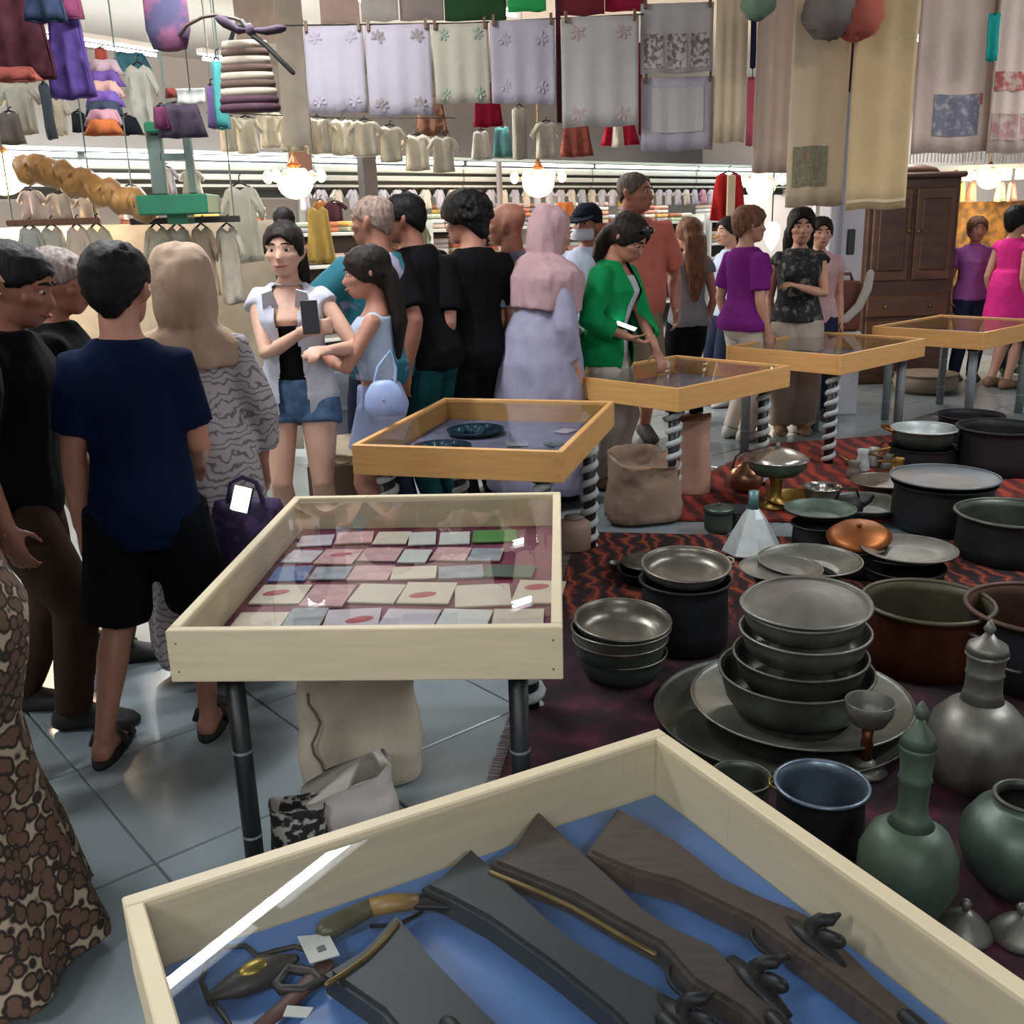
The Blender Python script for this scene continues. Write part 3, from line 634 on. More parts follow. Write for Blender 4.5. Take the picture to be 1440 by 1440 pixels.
# left edge
person('woman in long leopard print dress at left edge of the frame', -1.215, 1.78, -60, 1.58, 'f', skin='b', hair=('h', HDBR, dict(length=.15)), vox=.011,
       top=dict(name='dress', mat=LEO, e=.012, sleeve=1.4, skirt=[(.66, .085, .070), (.58, .145, .14), (.51, .168, .165), (.44, .158, .155), (.36, .135, .135), (.25, .145, .145), (.10, .178, .178), (.03, .190, .190)], fold=.07, nf=8, wr=.008, vox=.012), shoes=(SHOED, 'shoe'))
person('bald man in black t-shirt cut off by left edge of the frame', -1.47, 2.42, -80, 1.58, 'm', skin='c', lean=13, feet=((0, -.12), (0, -.12)), hair=None, armR=((.09, -.10, .51), (.3, -1, 0), 1.1, (-1, .2, 0), (0, .1, -1)),
       top=dict(mat=BLK, sleeve=.75, z0=.42, e=.02), bottom=dict(mat=BLK), shoes=(SHOED, 'shoe'))
person('man in black t-shirt and brown trousers, head turned right in profile', -1.50, 2.93, -82, 1.49, 'm', bw=1.15, skin='c', hp=16, hk=1.68, lean=5, hair=('h', HBLK, dict(fr=.096, sd=.062, bk=.03, puff=.006)), step=.07,
       armR=((.20, .04, .49), (1, -1, 0), .5), armL=((-.19, .10, .47), (-1, -1, 0), .5), top=dict(mat=BLK, sleeve=.8, z0=.44, e=.022, wr=.008), bottom=dict(mat=BROWN, e=.014), shoes=(SHOED, 'shoe'))
person('man with grey streaked hair behind the man in brown trousers', -1.52, 3.42, -75, 1.47, 'm', skin='c', hp=10, hair=('h', HGRY, dict(fr=.1, sd=.06, bk=.03)), step=.05,
       top=dict(mat=BLK, sleeve=.8, e=.02, z0=.46), bottom=dict(mat=KHAKI, e=.012), shoes=(SHOEB, 'shoe'))
# the boy
BOYX, BOYY = -1.05, 2.76
person('boy seen from behind in navy t-shirt, dark shorts and black slides', BOYX, BOYY, 5, 1.47, 'm', bw=.93, sq=.84, hk=1.62, skin='b', face=False, vox=.008, hy=-4, hair=('h', HBLK, dict(fr=.10, sd=.066, bk=.018, puff=.011, amp=.004, fq=70)), legsp=.058, feet=((-.10, -.06), (.0, .06)),
       armL=((-.135, .02, .465), (-.5, -1, 0), .55), armR=((.07, .17, .56), (.4, -.8, -.5), .5), top=dict(mat=NAVY, sleeve=.74, z0=.435, e=.018, flare=.006, loose=1.0, wr=.006),
       bottom=dict(name='shorts', mat=NAVYD, end=.93, e=.014, wide=1.05, hem=1.12), shoes=(SHOEB, 'slide'))
# headscarf women
person('woman in beige headscarf and grey swirl patterned dress seen from behind', -1.05, 3.32, 28, 1.44, 'f', bw=1.04, skin='b', face=False, armR=((.155, .05, .49), (.5, -1, 0), .8, (-.6, -.6, -.2)), hk=1.62,
       top=dict(name='dress', mat=SWIRL, z1=.80, sleeve=1.62, e=.020, loose=1.15, skirt=[(.73, .05, .045), (.69, .088, .075), (.58, .122, .112), (.50, .135, .125), (.3, .145, .14), (.08, .165, .165), (.04, .16, .16)], fold=.05, wr=.012, ws=8), shoes=(SHOED, 'shoe'), extra=hijab(BEIS, drape=.02, pf=1.10))
person('woman in pink headscarf and long lilac coat leaning on pine case', .17, 5.40, -62, 1.58, 'f', bw=1.18, lean=6, hp=14, skin='a', face=True, hk=1.66, armR=((.12, .07, .475), (1, -1, 0), .9, (-.2, .3, -1)), armL=((-.04, .22, .50), (-1, -.6, 0), .8),
       top=dict(name='coat', mat=LILAC, z1=.83, sleeve=1.78, e=.022, loose=1.1, skirt=[(.73, .05, .045), (.70, .09, .08), (.64, .112, .105), (.58, .135, .13), (.50, .15, .15), (.3, .16, .165), (.08, .18, .19), (.05, .175, .18)], fold=.05, wr=.012), shoes=(SHOED, 'shoe'), extra=hijab(PINKL, drape=.10, back=.32, pf=1.05, dw=1.32))
# white shirt woman
def collar(col2):
    def f(t, T, HM, K, h, A, G):
        for s in (-1, 1):
            b = B(); prism(b, [(0, 0), (s*.045*h, -.01*h), (s*.04*h, .045*h), (s*.012*h, .055*h)], -.004, .004)
            o = obj('collar', b, col2, t); o.matrix_local = T @ Matrix.Translation((s*.022*h, .062*h, .775*h)) @ Matrix.Rotation(R(62), 4, 'X')
    return f
person('woman facing camera in white sleeveless shirt and denim shorts, dark hair up', -.945, 4.45, 183, 1.53, 'f', skin='d', hy=-6, hk=1.66, hair=('h', HDBR, dict(fr=.098, sd=.045, bk=.0, puff=.008, length=.07, wid=.045, bun=(0, -.02, .146, .030))), armR=((-.055, .15, .715), (1, -.3, -1), .9, (-.3, -.9, 0), (-1, .1, .2)), armL=((-.12, .19, .665), (-1, -.4, -1), .7),
       legsp=.058, top=dict(mat=WHITEC, sleeve=.12, e=.020, z0=.46, flare=.012, wr=.008, open=[(.40, .05), (.62, .028), (.70, .022), (.83, .040)], under=(BLK, .53, .725)), bottom=dict(name='shorts', mat=DENIM, end=.26, e=.014, hem=1.05), shoes=(SHOEW, 'shoe'), extra=collar(WHITEC))
# girl
person('girl with long dark hair in pale blue crop top and lilac skirt', -.585, 4.50, 88, 1.41, 'f', bw=.92, skin='b', hy=6, hp=6, hk=1.6, hair=('h', HDBR, dict(fr=.098, sd=.04, bk=.0, puff=.010, length=.20, wid=.042)), armL=((-.05, .18, .70), (-1, -.5, -1), .7), armR=((.03, .17, .685), (1, -.5, -1), .7),
       top=dict(mat=LBLUE, sleeve=0, e=.010, z0=.60, z1=.80), bottom=dict(name='skirt', mat=LILBL, end=.55, e=.020, wide=1.1, z1=.585), shoes=(SHOEW, 'shoe'))
# men behind the girl
person('older man with cropped grey hair in teal polo with lilac print', -.62, 5.0, 42, 1.655, 'm', bw=1.12, belly=.03, skin='c', hy=22, hk=1.72, hair=('h', HSHORT, dict(fr=.104, sd=.062, bk=.03, puff=.004)), top=dict(mat=TEALP, sleeve=.8, e=.022, z0=.45), bottom=dict(mat=JEANS), shoes=(SHOED, 'shoe'), armL=((-.16, .20, .62), (-1, -.6, -.2), .6), armR=((.10, .08, .50), (.2, -1, 0), .5))
person('dark haired man in black t-shirt and dark teal trousers behind teal polo', -.37, 5.15, 62, 1.68, 'm', lean=12, skin='c', hk=1.7, hy=20, hair=('h', HBLK, dict(fr=.1, sd=.06, bk=.02, puff=.010)), top=dict(mat=BLK, sleeve=.8, e=.032, z0=.46), bottom=dict(mat=TEALD, e=.012, z1=.52), shoes=(SHOED, 'shoe'), armR=((.10, .18, .60), (1, -.8, -.3), .6))
person('curly haired man in black t-shirt and black trousers looking left', -.17, 5.32, 40, 1.655, 'm', skin='b', hy=22, hp=8, hk=1.72, hair=('h', HBLK, dict(fr=.094, sd=.05, bk=.0, puff=.020, curl=1)), top=dict(mat=BLK, sleeve=.8, e=.026, z0=.44, wr=.008), bottom=dict(mat=BLK, e=.016), shoes=(SHOED, 'shoe'))
person('bald older man in grey blue shirt and navy shorts', .03, 5.6, 55, 1.62, 'm', bw=1.1, belly=.03, skin='c', hy=12, hk=1.72, hair=None, top=dict(mat=GBLUE, sleeve=.8, e=.022, z0=.45), bottom=dict(name='shorts', mat=NAVYS, end=.9, e=.016), shoes=(SHOED, 'shoe'), armR=((-.10, .14, .655), (1, -.3, -.6), .6))
# green cardigan woman
def sunglasses(t, T, HM, K, h, A, G):
    b = B()
    for s in (-1, 1): ball(b, HM @ (V((s*.022, .048, .120))*K), .02*K, 10, (1, .6, .7))
    tube(b, [HM @ (V((s_, y_, z_))*K) for s_, y_, z_ in ((-.05, -.01, .075), (-.045, .045, .118), (0, .058, .122), (.045, .045, .118), (.05, -.01, .075))], .003*K, 6)
    obj('sunglasses', b, mat('dark lens', '#15131a', .2), t, True)
person('woman in bright green cardigan with sunglasses on her hair, looking at phone', .56, 5.68, -122, 1.55, 'f', bw=1.08, lean=7, hp=30, skin='b', hk=1.68, hair=('h', HDBR, dict(fr=.10, sd=.04, bk=0, puff=.012, length=.10, wid=.05)), armR=((.085, .13, .575), (1, -.8, -.3), .8, (-.2, .2, 1)), armL=((-.02, .20, .50), (-1, -.6, -.4), .8, (0, 0, -1)),
       top=dict(name='cardigan', mat=GREEN, sleeve=1.62, e=.022, loose=1.3, z0=.40, flare=.02, open=[(.35, .035), (.60, .03), (.84, .03)], under=(WHITEC, .50, .79)), bottom=dict(mat=WTRS), shoes=(SHOEN, 'shoe'), extra=sunglasses)
person('tall man in salmon polo shirt and khaki shorts looking right', .87, 6.95, -172, 1.81, 'm', bw=1.14, belly=.035, skin='c', hy=50, hk=1.9, hair=('h', HDGR, dict(fr=.106, sd=.06, bk=.03, puff=.004)), armL=((-.16, .03, .50), (-.6, -1, 0), .5), top=dict(mat=SALM, sleeve=.85, e=.024, z0=.455), bottom=dict(name='shorts', mat=KHAKI2, end=.92, e=.016), shoes=(SHOED, 'shoe'))
def cap(t, T, HM, K, h, A, G):
    o = obj('cap', hair_cap(HM, K, None, fr=.09, sd=.066, bk=.05, puff=.012), NAVYS, t, True)
    b = B(); n = 8; rr = []
    for dz in (0, .006): rr.append([HM @ (V((math.cos(PI*i/(n))*.055, .055+math.sin(PI*i/n)*.055, .088+dz-.02*math.sin(PI*i/n)))*K) for i in range(n+1)])
    rings(b, rr); obj('cap_peak', b, NAVYS, o)
    b = B(); tube(b, [HM @ (V((x_, y_, z_))*K) for x_, y_, z_ in ((-.04, .035, .028), (0, .068, .028), (.04, .035, .028))], .022*K, 10); obj('face_mask', b, WHITEC, t, True)
person('person in dark cap and white face mask behind the green cardigan', .56, 6.9, 150, 1.60, 'm', skin='c', hk=1.75, hair=None, top=dict(mat=LBLUE, sleeve=.8, e=.02), bottom=dict(mat=JEANS), shoes=(SHOED, 'shoe'), extra=cap)
person('woman with long brown hair in grey top and black trousers', 1.35, 7.5, 20, 1.50, 'f', skin='b', face=False, hair=('h', HBRN, dict(fr=.1, sd=.04, bk=0, puff=.012, length=.24, wid=.055)), top=dict(mat=cloth('#75787f', 'grey jersey'), sleeve=.3, e=.018), bottom=dict(mat=BLK), shoes=(SHOED, 'shoe'), armL=((-.1, .16, .56), (-1, -.8, -.3), .6))
person('person with dark hair in pale top partly hidden by purple shirt', 1.80, 8.2, 110, 1.50, 'f', skin='a', hk=1.62, hair=('h', HDBR, dict(fr=.1, sd=.05, bk=.0, puff=.010)), top=dict(mat=LBLUE, sleeve=.7, e=.018), bottom=dict(mat=JEANS), shoes=(SHOEW, 'shoe'))
person('woman in purple t-shirt and white trousers in profile', 1.62, 6.85, -66, 1.56, 'f', bw=1.12, skin='a', face=False, hy=-12, hk=1.68, hair=('h', HLBR, dict(fr=.10, sd=.055, bk=.02, puff=.012)), top=dict(mat=PURP, sleeve=.75, e=.022, z0=.49, flare=.015), bottom=dict(mat=WTRS, e=.012, z1=.58), shoes=(SHOEW, 'shoe'), armR=((.125, .03, .475), (.3, -1, 0), .5))
person('woman in black floral blouse and wide beige trousers facing camera', 2.03, 7.05, 172, 1.53, 'f', bw=1.02, skin='a', hk=1.7, hair=('h', HBLK, dict(fr=.1, sd=.03, bk=0, puff=.013, length=.14, wid=.06)), armL=((.02, .16, .68), (-1, -.5, -.5), .7), top=dict(mat=FLOR, sleeve=.10, e=.022, z0=.515, flare=.012), bottom=dict(mat=BEIGET, e=.014, wide=1.16, z1=.55), shoes=(SHOEN, 'shoe'))
person('dark haired woman in pale pink top behind the floral blouse', 2.32, 7.55, 175, 1.48, 'f', skin='a', hair=('h', HDBR, dict(fr=.1, sd=.04, bk=.0, puff=.010)), top=dict(mat=cloth('#b9979a', 'pale pink jersey'), sleeve=.3, e=.015), bottom=dict(mat=JEANS), shoes=(SHOED, 'shoe'))
person('woman in lilac t-shirt and dark jeans before the golden curtain', 4.20, 9.15, 172, 1.44, 'f', bw=1.05, skin='b', hair=('h', HLBR, dict(fr=.1, sd=.045, bk=.0, puff=.012)), top=dict(mat=LILT, sleeve=.5, e=.018, z0=.5), bottom=dict(mat=JEANS), shoes=(SHOED, 'shoe'))
person('woman in hot pink sleeveless dress facing right', 4.30, 8.65, -68, 1.51, 'f', bw=1.08, skin='a', hk=1.64, hair=('h', HBLK, dict(fr=.1, sd=.05, bk=.01, puff=.014)), top=dict(name='dress', mat=PINK, sleeve=.1, e=.016, skirt=[(.66, .095, .085), (.58, .115, .11), (.45, .125, .125), (.33, .13, .135)], fold=.03), shoes=(SHOEN, 'shoe'))
person('man in black jacket and white shirt at right edge of the frame', 4.75, 9.3, 165, 1.50, 'm', skin='b', hair=('h', HBLK, dict(fr=.1, sd=.06, bk=.02)), top=dict(name='jacket', mat=BLK, sleeve=1.85, e=.022, z0=.45, open=[(.5, .01), (.62, .02), (.84, .035)], under=(WHITEC, .5, .82)), bottom=dict(mat=JEANS), shoes=(SHOED, 'shoe'))
# --- what they hold
SCREEN = mat('lit screen', '#dfe6ea', .3, emit='#e6f2ff', estr=2.2); CASEB = mat('phone case', '#17181b', .4)
def phone(label, p, rot, s=(.075, .15, .010), lit=True):
    t = thing('phone', label, 'phone', p); t.rotation_euler = rot
    b = B(); box(b, (0, 0, 0), s, bev=.003); obj('phone_case', b, CASEB, t)
    b = B(); box(b, (0, 0, s[2]/2+.0006), (s[0]*.9, s[1]*.92, .001)); obj('screen', b, SCREEN if lit else CASEB, t); return t
PH = [phone('lit phone held by woman in beige headscarf', aty(340, 702, 3.02), (R(72), R(10), R(-15)), (.065, .085, .01)),
      phone('lit phone in hands of woman in green cardigan', aty(878, 459, 5.5), (R(20), R(-8), R(70)), (.075, .14, .01)),
      phone('black phone held by woman in white sleeveless shirt', aty(436, 446, 4.20), (R(75), R(0), R(15)), (.07, .14, .012), False)]
BAGL = mat('pale blue bag leather', '#8fa0c8', .45, var=.08)
c = aty(541, 560, 4.12)
t = thing('handbag', 'pale blue rounded handbag hanging at girl in crop top', 'bag', c)
b = B(); rr = []
for z, w_, d_ in ((-.075, .03, .02), (-.068, .075, .04), (-.03, .088, .048), (.02, .080, .042), (.06, .055, .028), (.075, .03, .015)): rr.append([V((w_*math.cos(2*PI*i/20), d_*math.sin(2*PI*i/20), z)) for i in range(20)])
rings(b, rr); obj('pouch', b, BAGL, t, True)
b = B(); tube(b, [(-.04, 0, .06), (-.02, .01, .13), (.03, .03, .19), (.05, .03, .12), (.045, 0, .06)], .007, 8, round_ends=True); obj('strap', b, BAGL, t, True)
b = B(); ball(b, (0, -.047, 0), .006, 8); obj('clasp', b, SILV, t, True)
c = aty(352, 745, 3.05)
t = thing('shopping_bag', 'dark purple patterned bag beside woman in beige headscarf', 'bag', c)
b = B(); rr = []
for z, w_, d_ in ((-.20, .13, .05), (-.19, .14, .07), (-.05, .13, .065), (.07, .11, .05), (.10, .10, .03)): rr.append([V((w_*math.cos(2*PI*i/24)*(1+.06*math.sin(i*2.1)), d_*math.sin(2*PI*i/24)*(1+.06*math.sin(i*2.1)), z)) for i in range(24)])
rings(b, rr); obj('sack', b, mat('purple print', '#231238', .7, col2='#4a3064', scale=22, thr=(.5, .62)), t, True)
for s in (-1, 1): b = B(); tube(b, [(s*.06, -.02, .08), (s*.04, -.02, .16), (0, -.02, .18)], .008, 7, round_ends=True); obj('handle', b, mat('purple handle', '#231238', .7), t, True)
# ================================================================ rugs and the copper ware on them
def rugmat():
    m = bpy.data.materials.new('rug pile'); m.use_nodes = True; N = m.node_tree.nodes; L = m.node_tree.links; b = N['Principled BSDF']
    b.inputs['Roughness'].default_value = .95
    tc = N.new('ShaderNodeTexCoord'); wv = N.new('ShaderNodeTexWave'); wv.inputs['Scale'].default_value = 4.2; wv.inputs['Distortion'].default_value = 9; wv.inputs['Detail'].default_value = 3; wv.inputs['Detail Scale'].default_value = 1.6
    L.new(tc.outputs['Object'], wv.inputs['Vector']); r = N.new('ShaderNodeValToRGB'); L.new(wv.outputs['Fac'], r.inputs[0]); e = r.color_ramp.elements
    e[0].position = .30; e[0].color = (*lin('#1d0a10'), 1); e[1].position = .95; e[1].color = (*lin('#8a3f22'), 1)
    for p, c in ((.48, '#4c1420'), (.62, '#6d1f1c'), (.80, '#3a1018')): x = e.new(p); x.color = (*lin(c), 1)
    sx = N.new('ShaderNodeSeparateXYZ'); L.new(tc.outputs['Object'], sx.inputs[0]); nz = N.new('ShaderNodeTexNoise'); nz.inputs['Scale'].default_value = 3; L.new(tc.outputs['Object'], nz.inputs['Vector']); ad = N.new('ShaderNodeMath'); ad.operation = 'MULTIPLY_ADD'; ad.inputs[1].default_value = .5; L.new(nz.outputs['Fac'], ad.inputs[0]); L.new(sx.outputs[1], ad.inputs[2])
    r2 = N.new('ShaderNodeValToRGB'); L.new(ad.outputs[0], r2.inputs[0]); r2.color_ramp.elements[0].position = .85; r2.color_ramp.elements[1].position = .95; r2.color_ramp.elements[0].color = (1, 1, 1, 1); r2.color_ramp.elements[1].color = (0, 0, 0, 1)
    n3 = N.new('ShaderNodeTexNoise'); n3.inputs['Scale'].default_value = 9; n3.inputs['Detail'].default_value = 4; L.new(tc.outputs['Object'], n3.inputs['Vector'])
    r3 = N.new('ShaderNodeValToRGB'); L.new(n3.outputs['Fac'], r3.inputs[0]); e = r3.color_ramp.elements; e[0].position = .36; e[0].color = (*lin('#160a12'), 1); e[1].position = .78; e[1].color = (*lin('#5c1f3a'), 1); x = e.new(.56); x.color = (*lin('#30101b'), 1)
    mx = N.new('ShaderNodeMixRGB'); L.new(r2.outputs[0], mx.inputs[0]); L.new(r.outputs[0], mx.inputs[1]); L.new(r3.outputs[0], mx.inputs[2]); L.new(mx.outputs[0], b.inputs['Base Color'])
    return m
RUGM = rugmat()
def rug(label, pts, z=.004, m=RUGM):
    q = [V((p[0], p[1], 0)) for p in pts]; c = sum(q, V())/len(q); b = B(); prism(b, [((x-c).x, (x-c).y) for x in q], 0, .012, .004)
    o = obj('rug', b, m, None, loc=(c.x, c.y, z)); tag(o, label, 'rug', None)
    b = B(); n = 0
    a, bb = q[0]-c, q[1]-c
    for i in range(int((bb-a).length/.012)):
        p = a.lerp(bb, i*.012/(bb-a).length); s = (a-c*0).normalized()
        tube(b, [p+V((0, 0, .005)), p+V((-.035, .01+random.uniform(-.01, .01), .001))], .0025, 4)
    f = obj('fringe', b, mat('rug fringe', '#6b5a58', .9), o); f['kind'] = 'stuff'; return o
rug('maroon and orange patterned rug under the nearer copper ware', [(-.18, 1.75), (.33, 4.75), (3.3, 4.2), (2.5, 1.1)])
rug('red patterned rug beneath the farther pans beside striped legs', [(.55, 4.95), (1.75, 6.6), (3.6, 6.95), (4.6, 4.4)], .006, mat('red rug', '#4a1412', .95, col2='#8c2e1c', kind='wave', scale=3, thr=(.3, .8)))
TIN = mat('tinned copper', '#75776f', .42, .75, var=.3, scale=12, bump=.15, bscale=30)
TIND = mat('dark tinned copper', '#565952', .45, .7, var=.35, scale=10, bump=.15, bscale=30)
TING = mat('green grey tin', '#4f5d54', .45, .6, var=.3, scale=10, bump=.15, bscale=30)
SOOT = mat('sooty iron', '#15171a', .6, .3, var=.4, scale=9, bump=.2, bscale=30)
COP = mat('aged copper', '#5c3422', .42, .8, var=.35, scale=7, bump=.12, bscale=20)
COPB = mat('bright copper', '#8f5730', .45, .85, var=.3, scale=9)
PEWT = mat('pale pewter', '#716f68', .45, .65, var=.2, scale=14, bump=.1)
BRS = mat('worn brass', '#8a6e36', .38, .8, var=.25, scale=15)
ENAM = mat('pale grey metal', '#b4bcba', .4, .25, var=.15, scale=14)
GREEN_T = mat('greenish vessel', '#465446', .5, .35, var=.3, scale=9, bump=.15)
IGN = mat('inner tin', '#77736a', .35, .75, var=.25, scale=10, bump=.1)
def shell(outer, th=.004, flat=True):
    """profile of a hollow vessel from its outside (r, z), bottom to rim"""
    inner = [(max(.001, r-th), z+(th if i == 0 else 0)) for i, (r, z) in enumerate(outer)]
    inner[0] = (max(.001, outer[0][0]-th), outer[0][1]+th)
    return [(.001, outer[0][1])]+outer+[(outer[-1][0]-th*.5, outer[-1][1]+th*.6)]+inner[::-1]+[(.001, outer[0][1]+th)]
def vessel(name, label, cat, loc, outer, m, inner=None, group=None, th=.004, n=36, rz=0, rim=None, handles=None, tilt=None):
    t = thing(name, label, cat, loc, rz, group)
    if tilt: t.rotation_euler = (R(tilt[0]), R(tilt[1]), rz)
    b = B(); lathe(b, shell(outer, th), n, cap=False)
    ni = len(outer)+1
    if inner:
        k = 0
        for f in b.faces:
            # faces of the inner wall are made after the outer ones
            if f.index >= 0: pass
        b.faces.ensure_lookup_table()
        for f in list(b.faces)[ni*n:]: f.material_index = 1
    obj('bowl_body', b, [m, inner or m], t, True)
    if rim:
        b = B(); r, z = outer[-1]; tube(b, [(r*math.cos(2*PI*i/n), r*math.sin(2*PI*i/n), z) for i in range(n)], rim, 8, closed=True); obj('rim', b, inner or m, t, True)
    if handles:
        for a, r, z, s, hm in handles:
            b = B(); c, q = V((math.cos(a), math.sin(a), 0)), V((-math.sin(a), math.cos(a), 0))
            tube(b, [c*(r-.004)+q*s*.5+V((0, 0, z)), c*(r+s*.25)+q*s*.45+V((0, 0, z+s*.1)), c*(r+s*.4)+V((0, 0, z+s*.14)), c*(r+s*.25)-q*s*.45+V((0, 0, z+s*.1)), c*(r-.004)-q*s*.5+V((0, 0, z))], s*.09, 8, round_ends=True)
            obj('handle', b, hm, t, True)
    return t
def bowlp(r, h, rb=.72, lip=.012): return [(r*rb*.9, 0), (r*rb, .006), (r*(rb+(1-rb)*.55), h*.35), (r*(rb+(1-rb)*.8), h*.7), (r*.985-lip*.2, h*.94), (r, h)]
def platep(r, h): return [(r*.55, 0), (r*.62, .003), (r*.78, h*.55), (r*.97, h*.85), (r, h)]
def potp(r, h): return [(r*.90, 0), (r*.99, .015), (r*1.0, h*.3), (r*.97, h*.85), (r*.98, h*.94), (r*1.04, h)]
ZR = .017
# left stack of four bowls on a dark pot
c = at(874, 948, ZR); x, y = c.x, c.y; g = 'nested bowls stacked on the left of the rug'
for k, (r, z, m, nm) in enumerate(((.150, ZR, TING, 'lowest'), (.158, ZR+.055, TING, 'second from bottom'), (.165, ZR+.095, TIN, 'third from bottom'))):
    vessel('copper_bowl', 'green grey bowl, %s of the left bowl stack' % nm, 'bowl', (x+random.uniform(-.008, .008), y+random.uniform(-.008, .008), z), bowlp(r, .085, .8), m, IGN, g, rim=.004)
vessel('copper_bowl', 'shallow bowl with shiny tinned inside, topmost of left bowl stack', 'bowl', (x, y-.005, ZR+.140), bowlp(.160, .065, .78), TIN, IGN, g, rim=.005, tilt=(4, 2))
# tall dark pot with a shallow pan on it
c = at(962, 905, ZR)
vessel('cauldron', 'tall sooty pot under a tinned pan, behind the left bowl stack', 'pot', (c.x, c.y, ZR), potp(.155, .25), SOOT, SOOT, rim=.006)
vessel('copper_pan', 'round tinned pan with warm glint resting on tall sooty pot', 'pan', (c.x, c.y, ZR+.258), bowlp(.155, .05, .82), TIN, IGN, rim=.006, tilt=(5, 0), handles=[(0.15, .155, .045, .05, TIN)])
# trays and the right stack
c = at(1112, 1018, ZR); x, y = c.x, c.y
vessel('tray', 'wide dark round tray lowest beneath the right bowl stack', 'tray', (x-.02, y+.03, ZR), platep(.385, .035), TIND, TIND, 'round trays under the right stack', n=56, rim=.004)
vessel('tray', 'grey round tray between dark tray and right bowl stack', 'tray', (x+.03, y+.02, ZR+.036), platep(.325, .045), TIN, TIN, 'round trays under the right stack', n=56, rim=.004)
g = 'bowls stacked on the round trays'
for r, h, z, m, nm, dx in ((.225, .125, .052, TIND, 'widest basin, lowest of the right bowl stack', 0), (.195, .10, .128, TIND, 'grey basin, second from bottom of the right bowl stack', .01), (.188, .085, .222, TIN, 'grey basin, third from bottom of the right bowl stack', .02), (.183, .085, .298, TIN, 'tinned basin near top of right bowl stack, holding a lid', .015)):
    vessel('copper_basin', nm, 'basin', (x+dx+.01, y+.01, ZR+z), bowlp(r, h, .80), m, m, g, n=44, rim=.005)
vessel('crumpled_plate', 'crumpled tinned plate lying on top of the right bowl stack', 'plate', (x+.03, y+.01, ZR+.383), [(.05, .02), (.10, .012), (.150, .006), (.178, .0), (.182, .004)], PEWT, PEWT, rim=.006, n=44, tilt=(5, -3))
# goblet beside the stack
c = at(1216, 1085, ZR); t = thing('goblet', 'goblet with pewter cup on copper stem right of the trays', 'goblet', (c.x, c.y, ZR))
b = B(); lathe(b, [(.055, 0), (.06, .008), (.04, .02), (.022, .035), (.018, .04)], 24); obj('foot', b, PEWT, t, True)
b = B(); lathe(b, [(.016, .036), (.014, .07), (.018, .085), (.014, .10), (.016, .135)], 18); obj('stem', b, COP, t, True)
b = B(); lathe(b, shell([(.014, .134), (.045, .15), (.062, .18), (.066, .215)], .003), 28, cap=False); obj('cup', b, PEWT, t, True)
# small pots behind the case wall
c = at(1150, 1188, ZR); vessel('copper_pot', 'dark pot with bluish tinned inside beside the green ewer', 'pot', (c.x, c.y, ZR), potp(.105, .17), SOOT, mat('bluish tin', '#6f7d8a', .35, .7, var=.3, scale=10), rim=.005, handles=[(2.6, .105, .14, .05, BRS)])
c = at(1040, 1135, ZR); vessel('copper_pot', 'small dark cup pot just behind the rifle case edge', 'pot', (c.x, c.y, ZR), potp(.075, .09), TIND, TIND, rim=.004)
# ewers
def ewer(label, loc, s, prof, m, spout, hand=True, zs=1, fin=.02):
    t = thing('ewer', label, 'ewer', loc)
    prof = [(a_, b_*zs, q_) for a_, b_, q_ in prof]; k = max(i for i, p in enumerate(prof) if p[2] == 'b')
    b = B(); lathe(b, [(r*s, z*s) for r, z, q in prof if q == 'b'], 40); obj('ewer_body', b, m, t, True)
    b = B(); lathe(b, [(prof[k][0]*s, prof[k][1]*s)]+[(r*s, z*s) for r, z, q in prof if q == 'n'], 28); obj('neck', b, m, t, True)
    b = B(); lathe(b, [(r*s, z*s) for r, z, q in prof if q == 'l'], 24); ld = obj('lid', b, m, t, True)
    zt = max(z for r, z, q in prof)*s; b = B(); lathe(b, [(fin*.35, zt-.004), (fin*.8, zt+fin*.6), (fin*.5, zt+fin*1.2), (.001, zt+fin*1.9)], 14); obj('finial', b, m, ld, True)
    if spout: b = B(); tube(b, [V(p)*s for p in spout], [.022*s, .017*s, .013*s, .011*s][:len(spout)], 10, round_ends=True); obj('spout', b, m, t, True)
    if hand: b = B(); tube(b, [V(p)*s for p in hand], .011*s, 8, round_ends=True); obj('handle', b, m, t, True)
    return t
c = at(1268, 1296, ZR)
ewer('greenish metal ewer with long ribbed neck nearest the rifle case', (c.x, c.y, ZR), .95, [(.075, 0, 'b'), (.085, .006, 'b'), (.06, .02, 'b'), (.085, .05, 'b'), (.108, .10, 'b'), (.106, .15, 'b'), (.085, .19, 'b'), (.050, .212, 'b'), (.036, .23, 'n'), (.031, .25, 'n'), (.033, .30, 'n'), (.037, .305, 'n'), (.033, .312, 'n'), (.036, .36, 'n'), (.040, .365, 'n'), (.038, .372, 'n'), (.040, .372, 'l'), (.032, .39, 'l'), (.014, .41, 'l'), (.006, .425, 'l')], GREEN_T, None, None, zs=1.22)
c = at(1368, 1098, ZR)
ewer('grey ewer with stubby banded neck and domed lid, behind green ewer', (c.x, c.y, ZR), 1.0, [(.09, 0, 'b'), (.11, .015, 'b'), (.125, .06, 'b'), (.128, .12, 'b'), (.118, .17, 'b'), (.085, .205, 'b'), (.055, .225, 'b'), (.047, .25, 'n'), (.045, .29, 'n'), (.049, .295, 'n'), (.046, .30, 'n'), (.048, .34, 'n'), (.054, .345, 'n'), (.054, .352, 'l'), (.048, .37, 'l'), (.022, .385, 'l'), (.010, .40, 'l')], PEWT, None, None, zs=1.08)
c = at(1428, 1245, ZR)
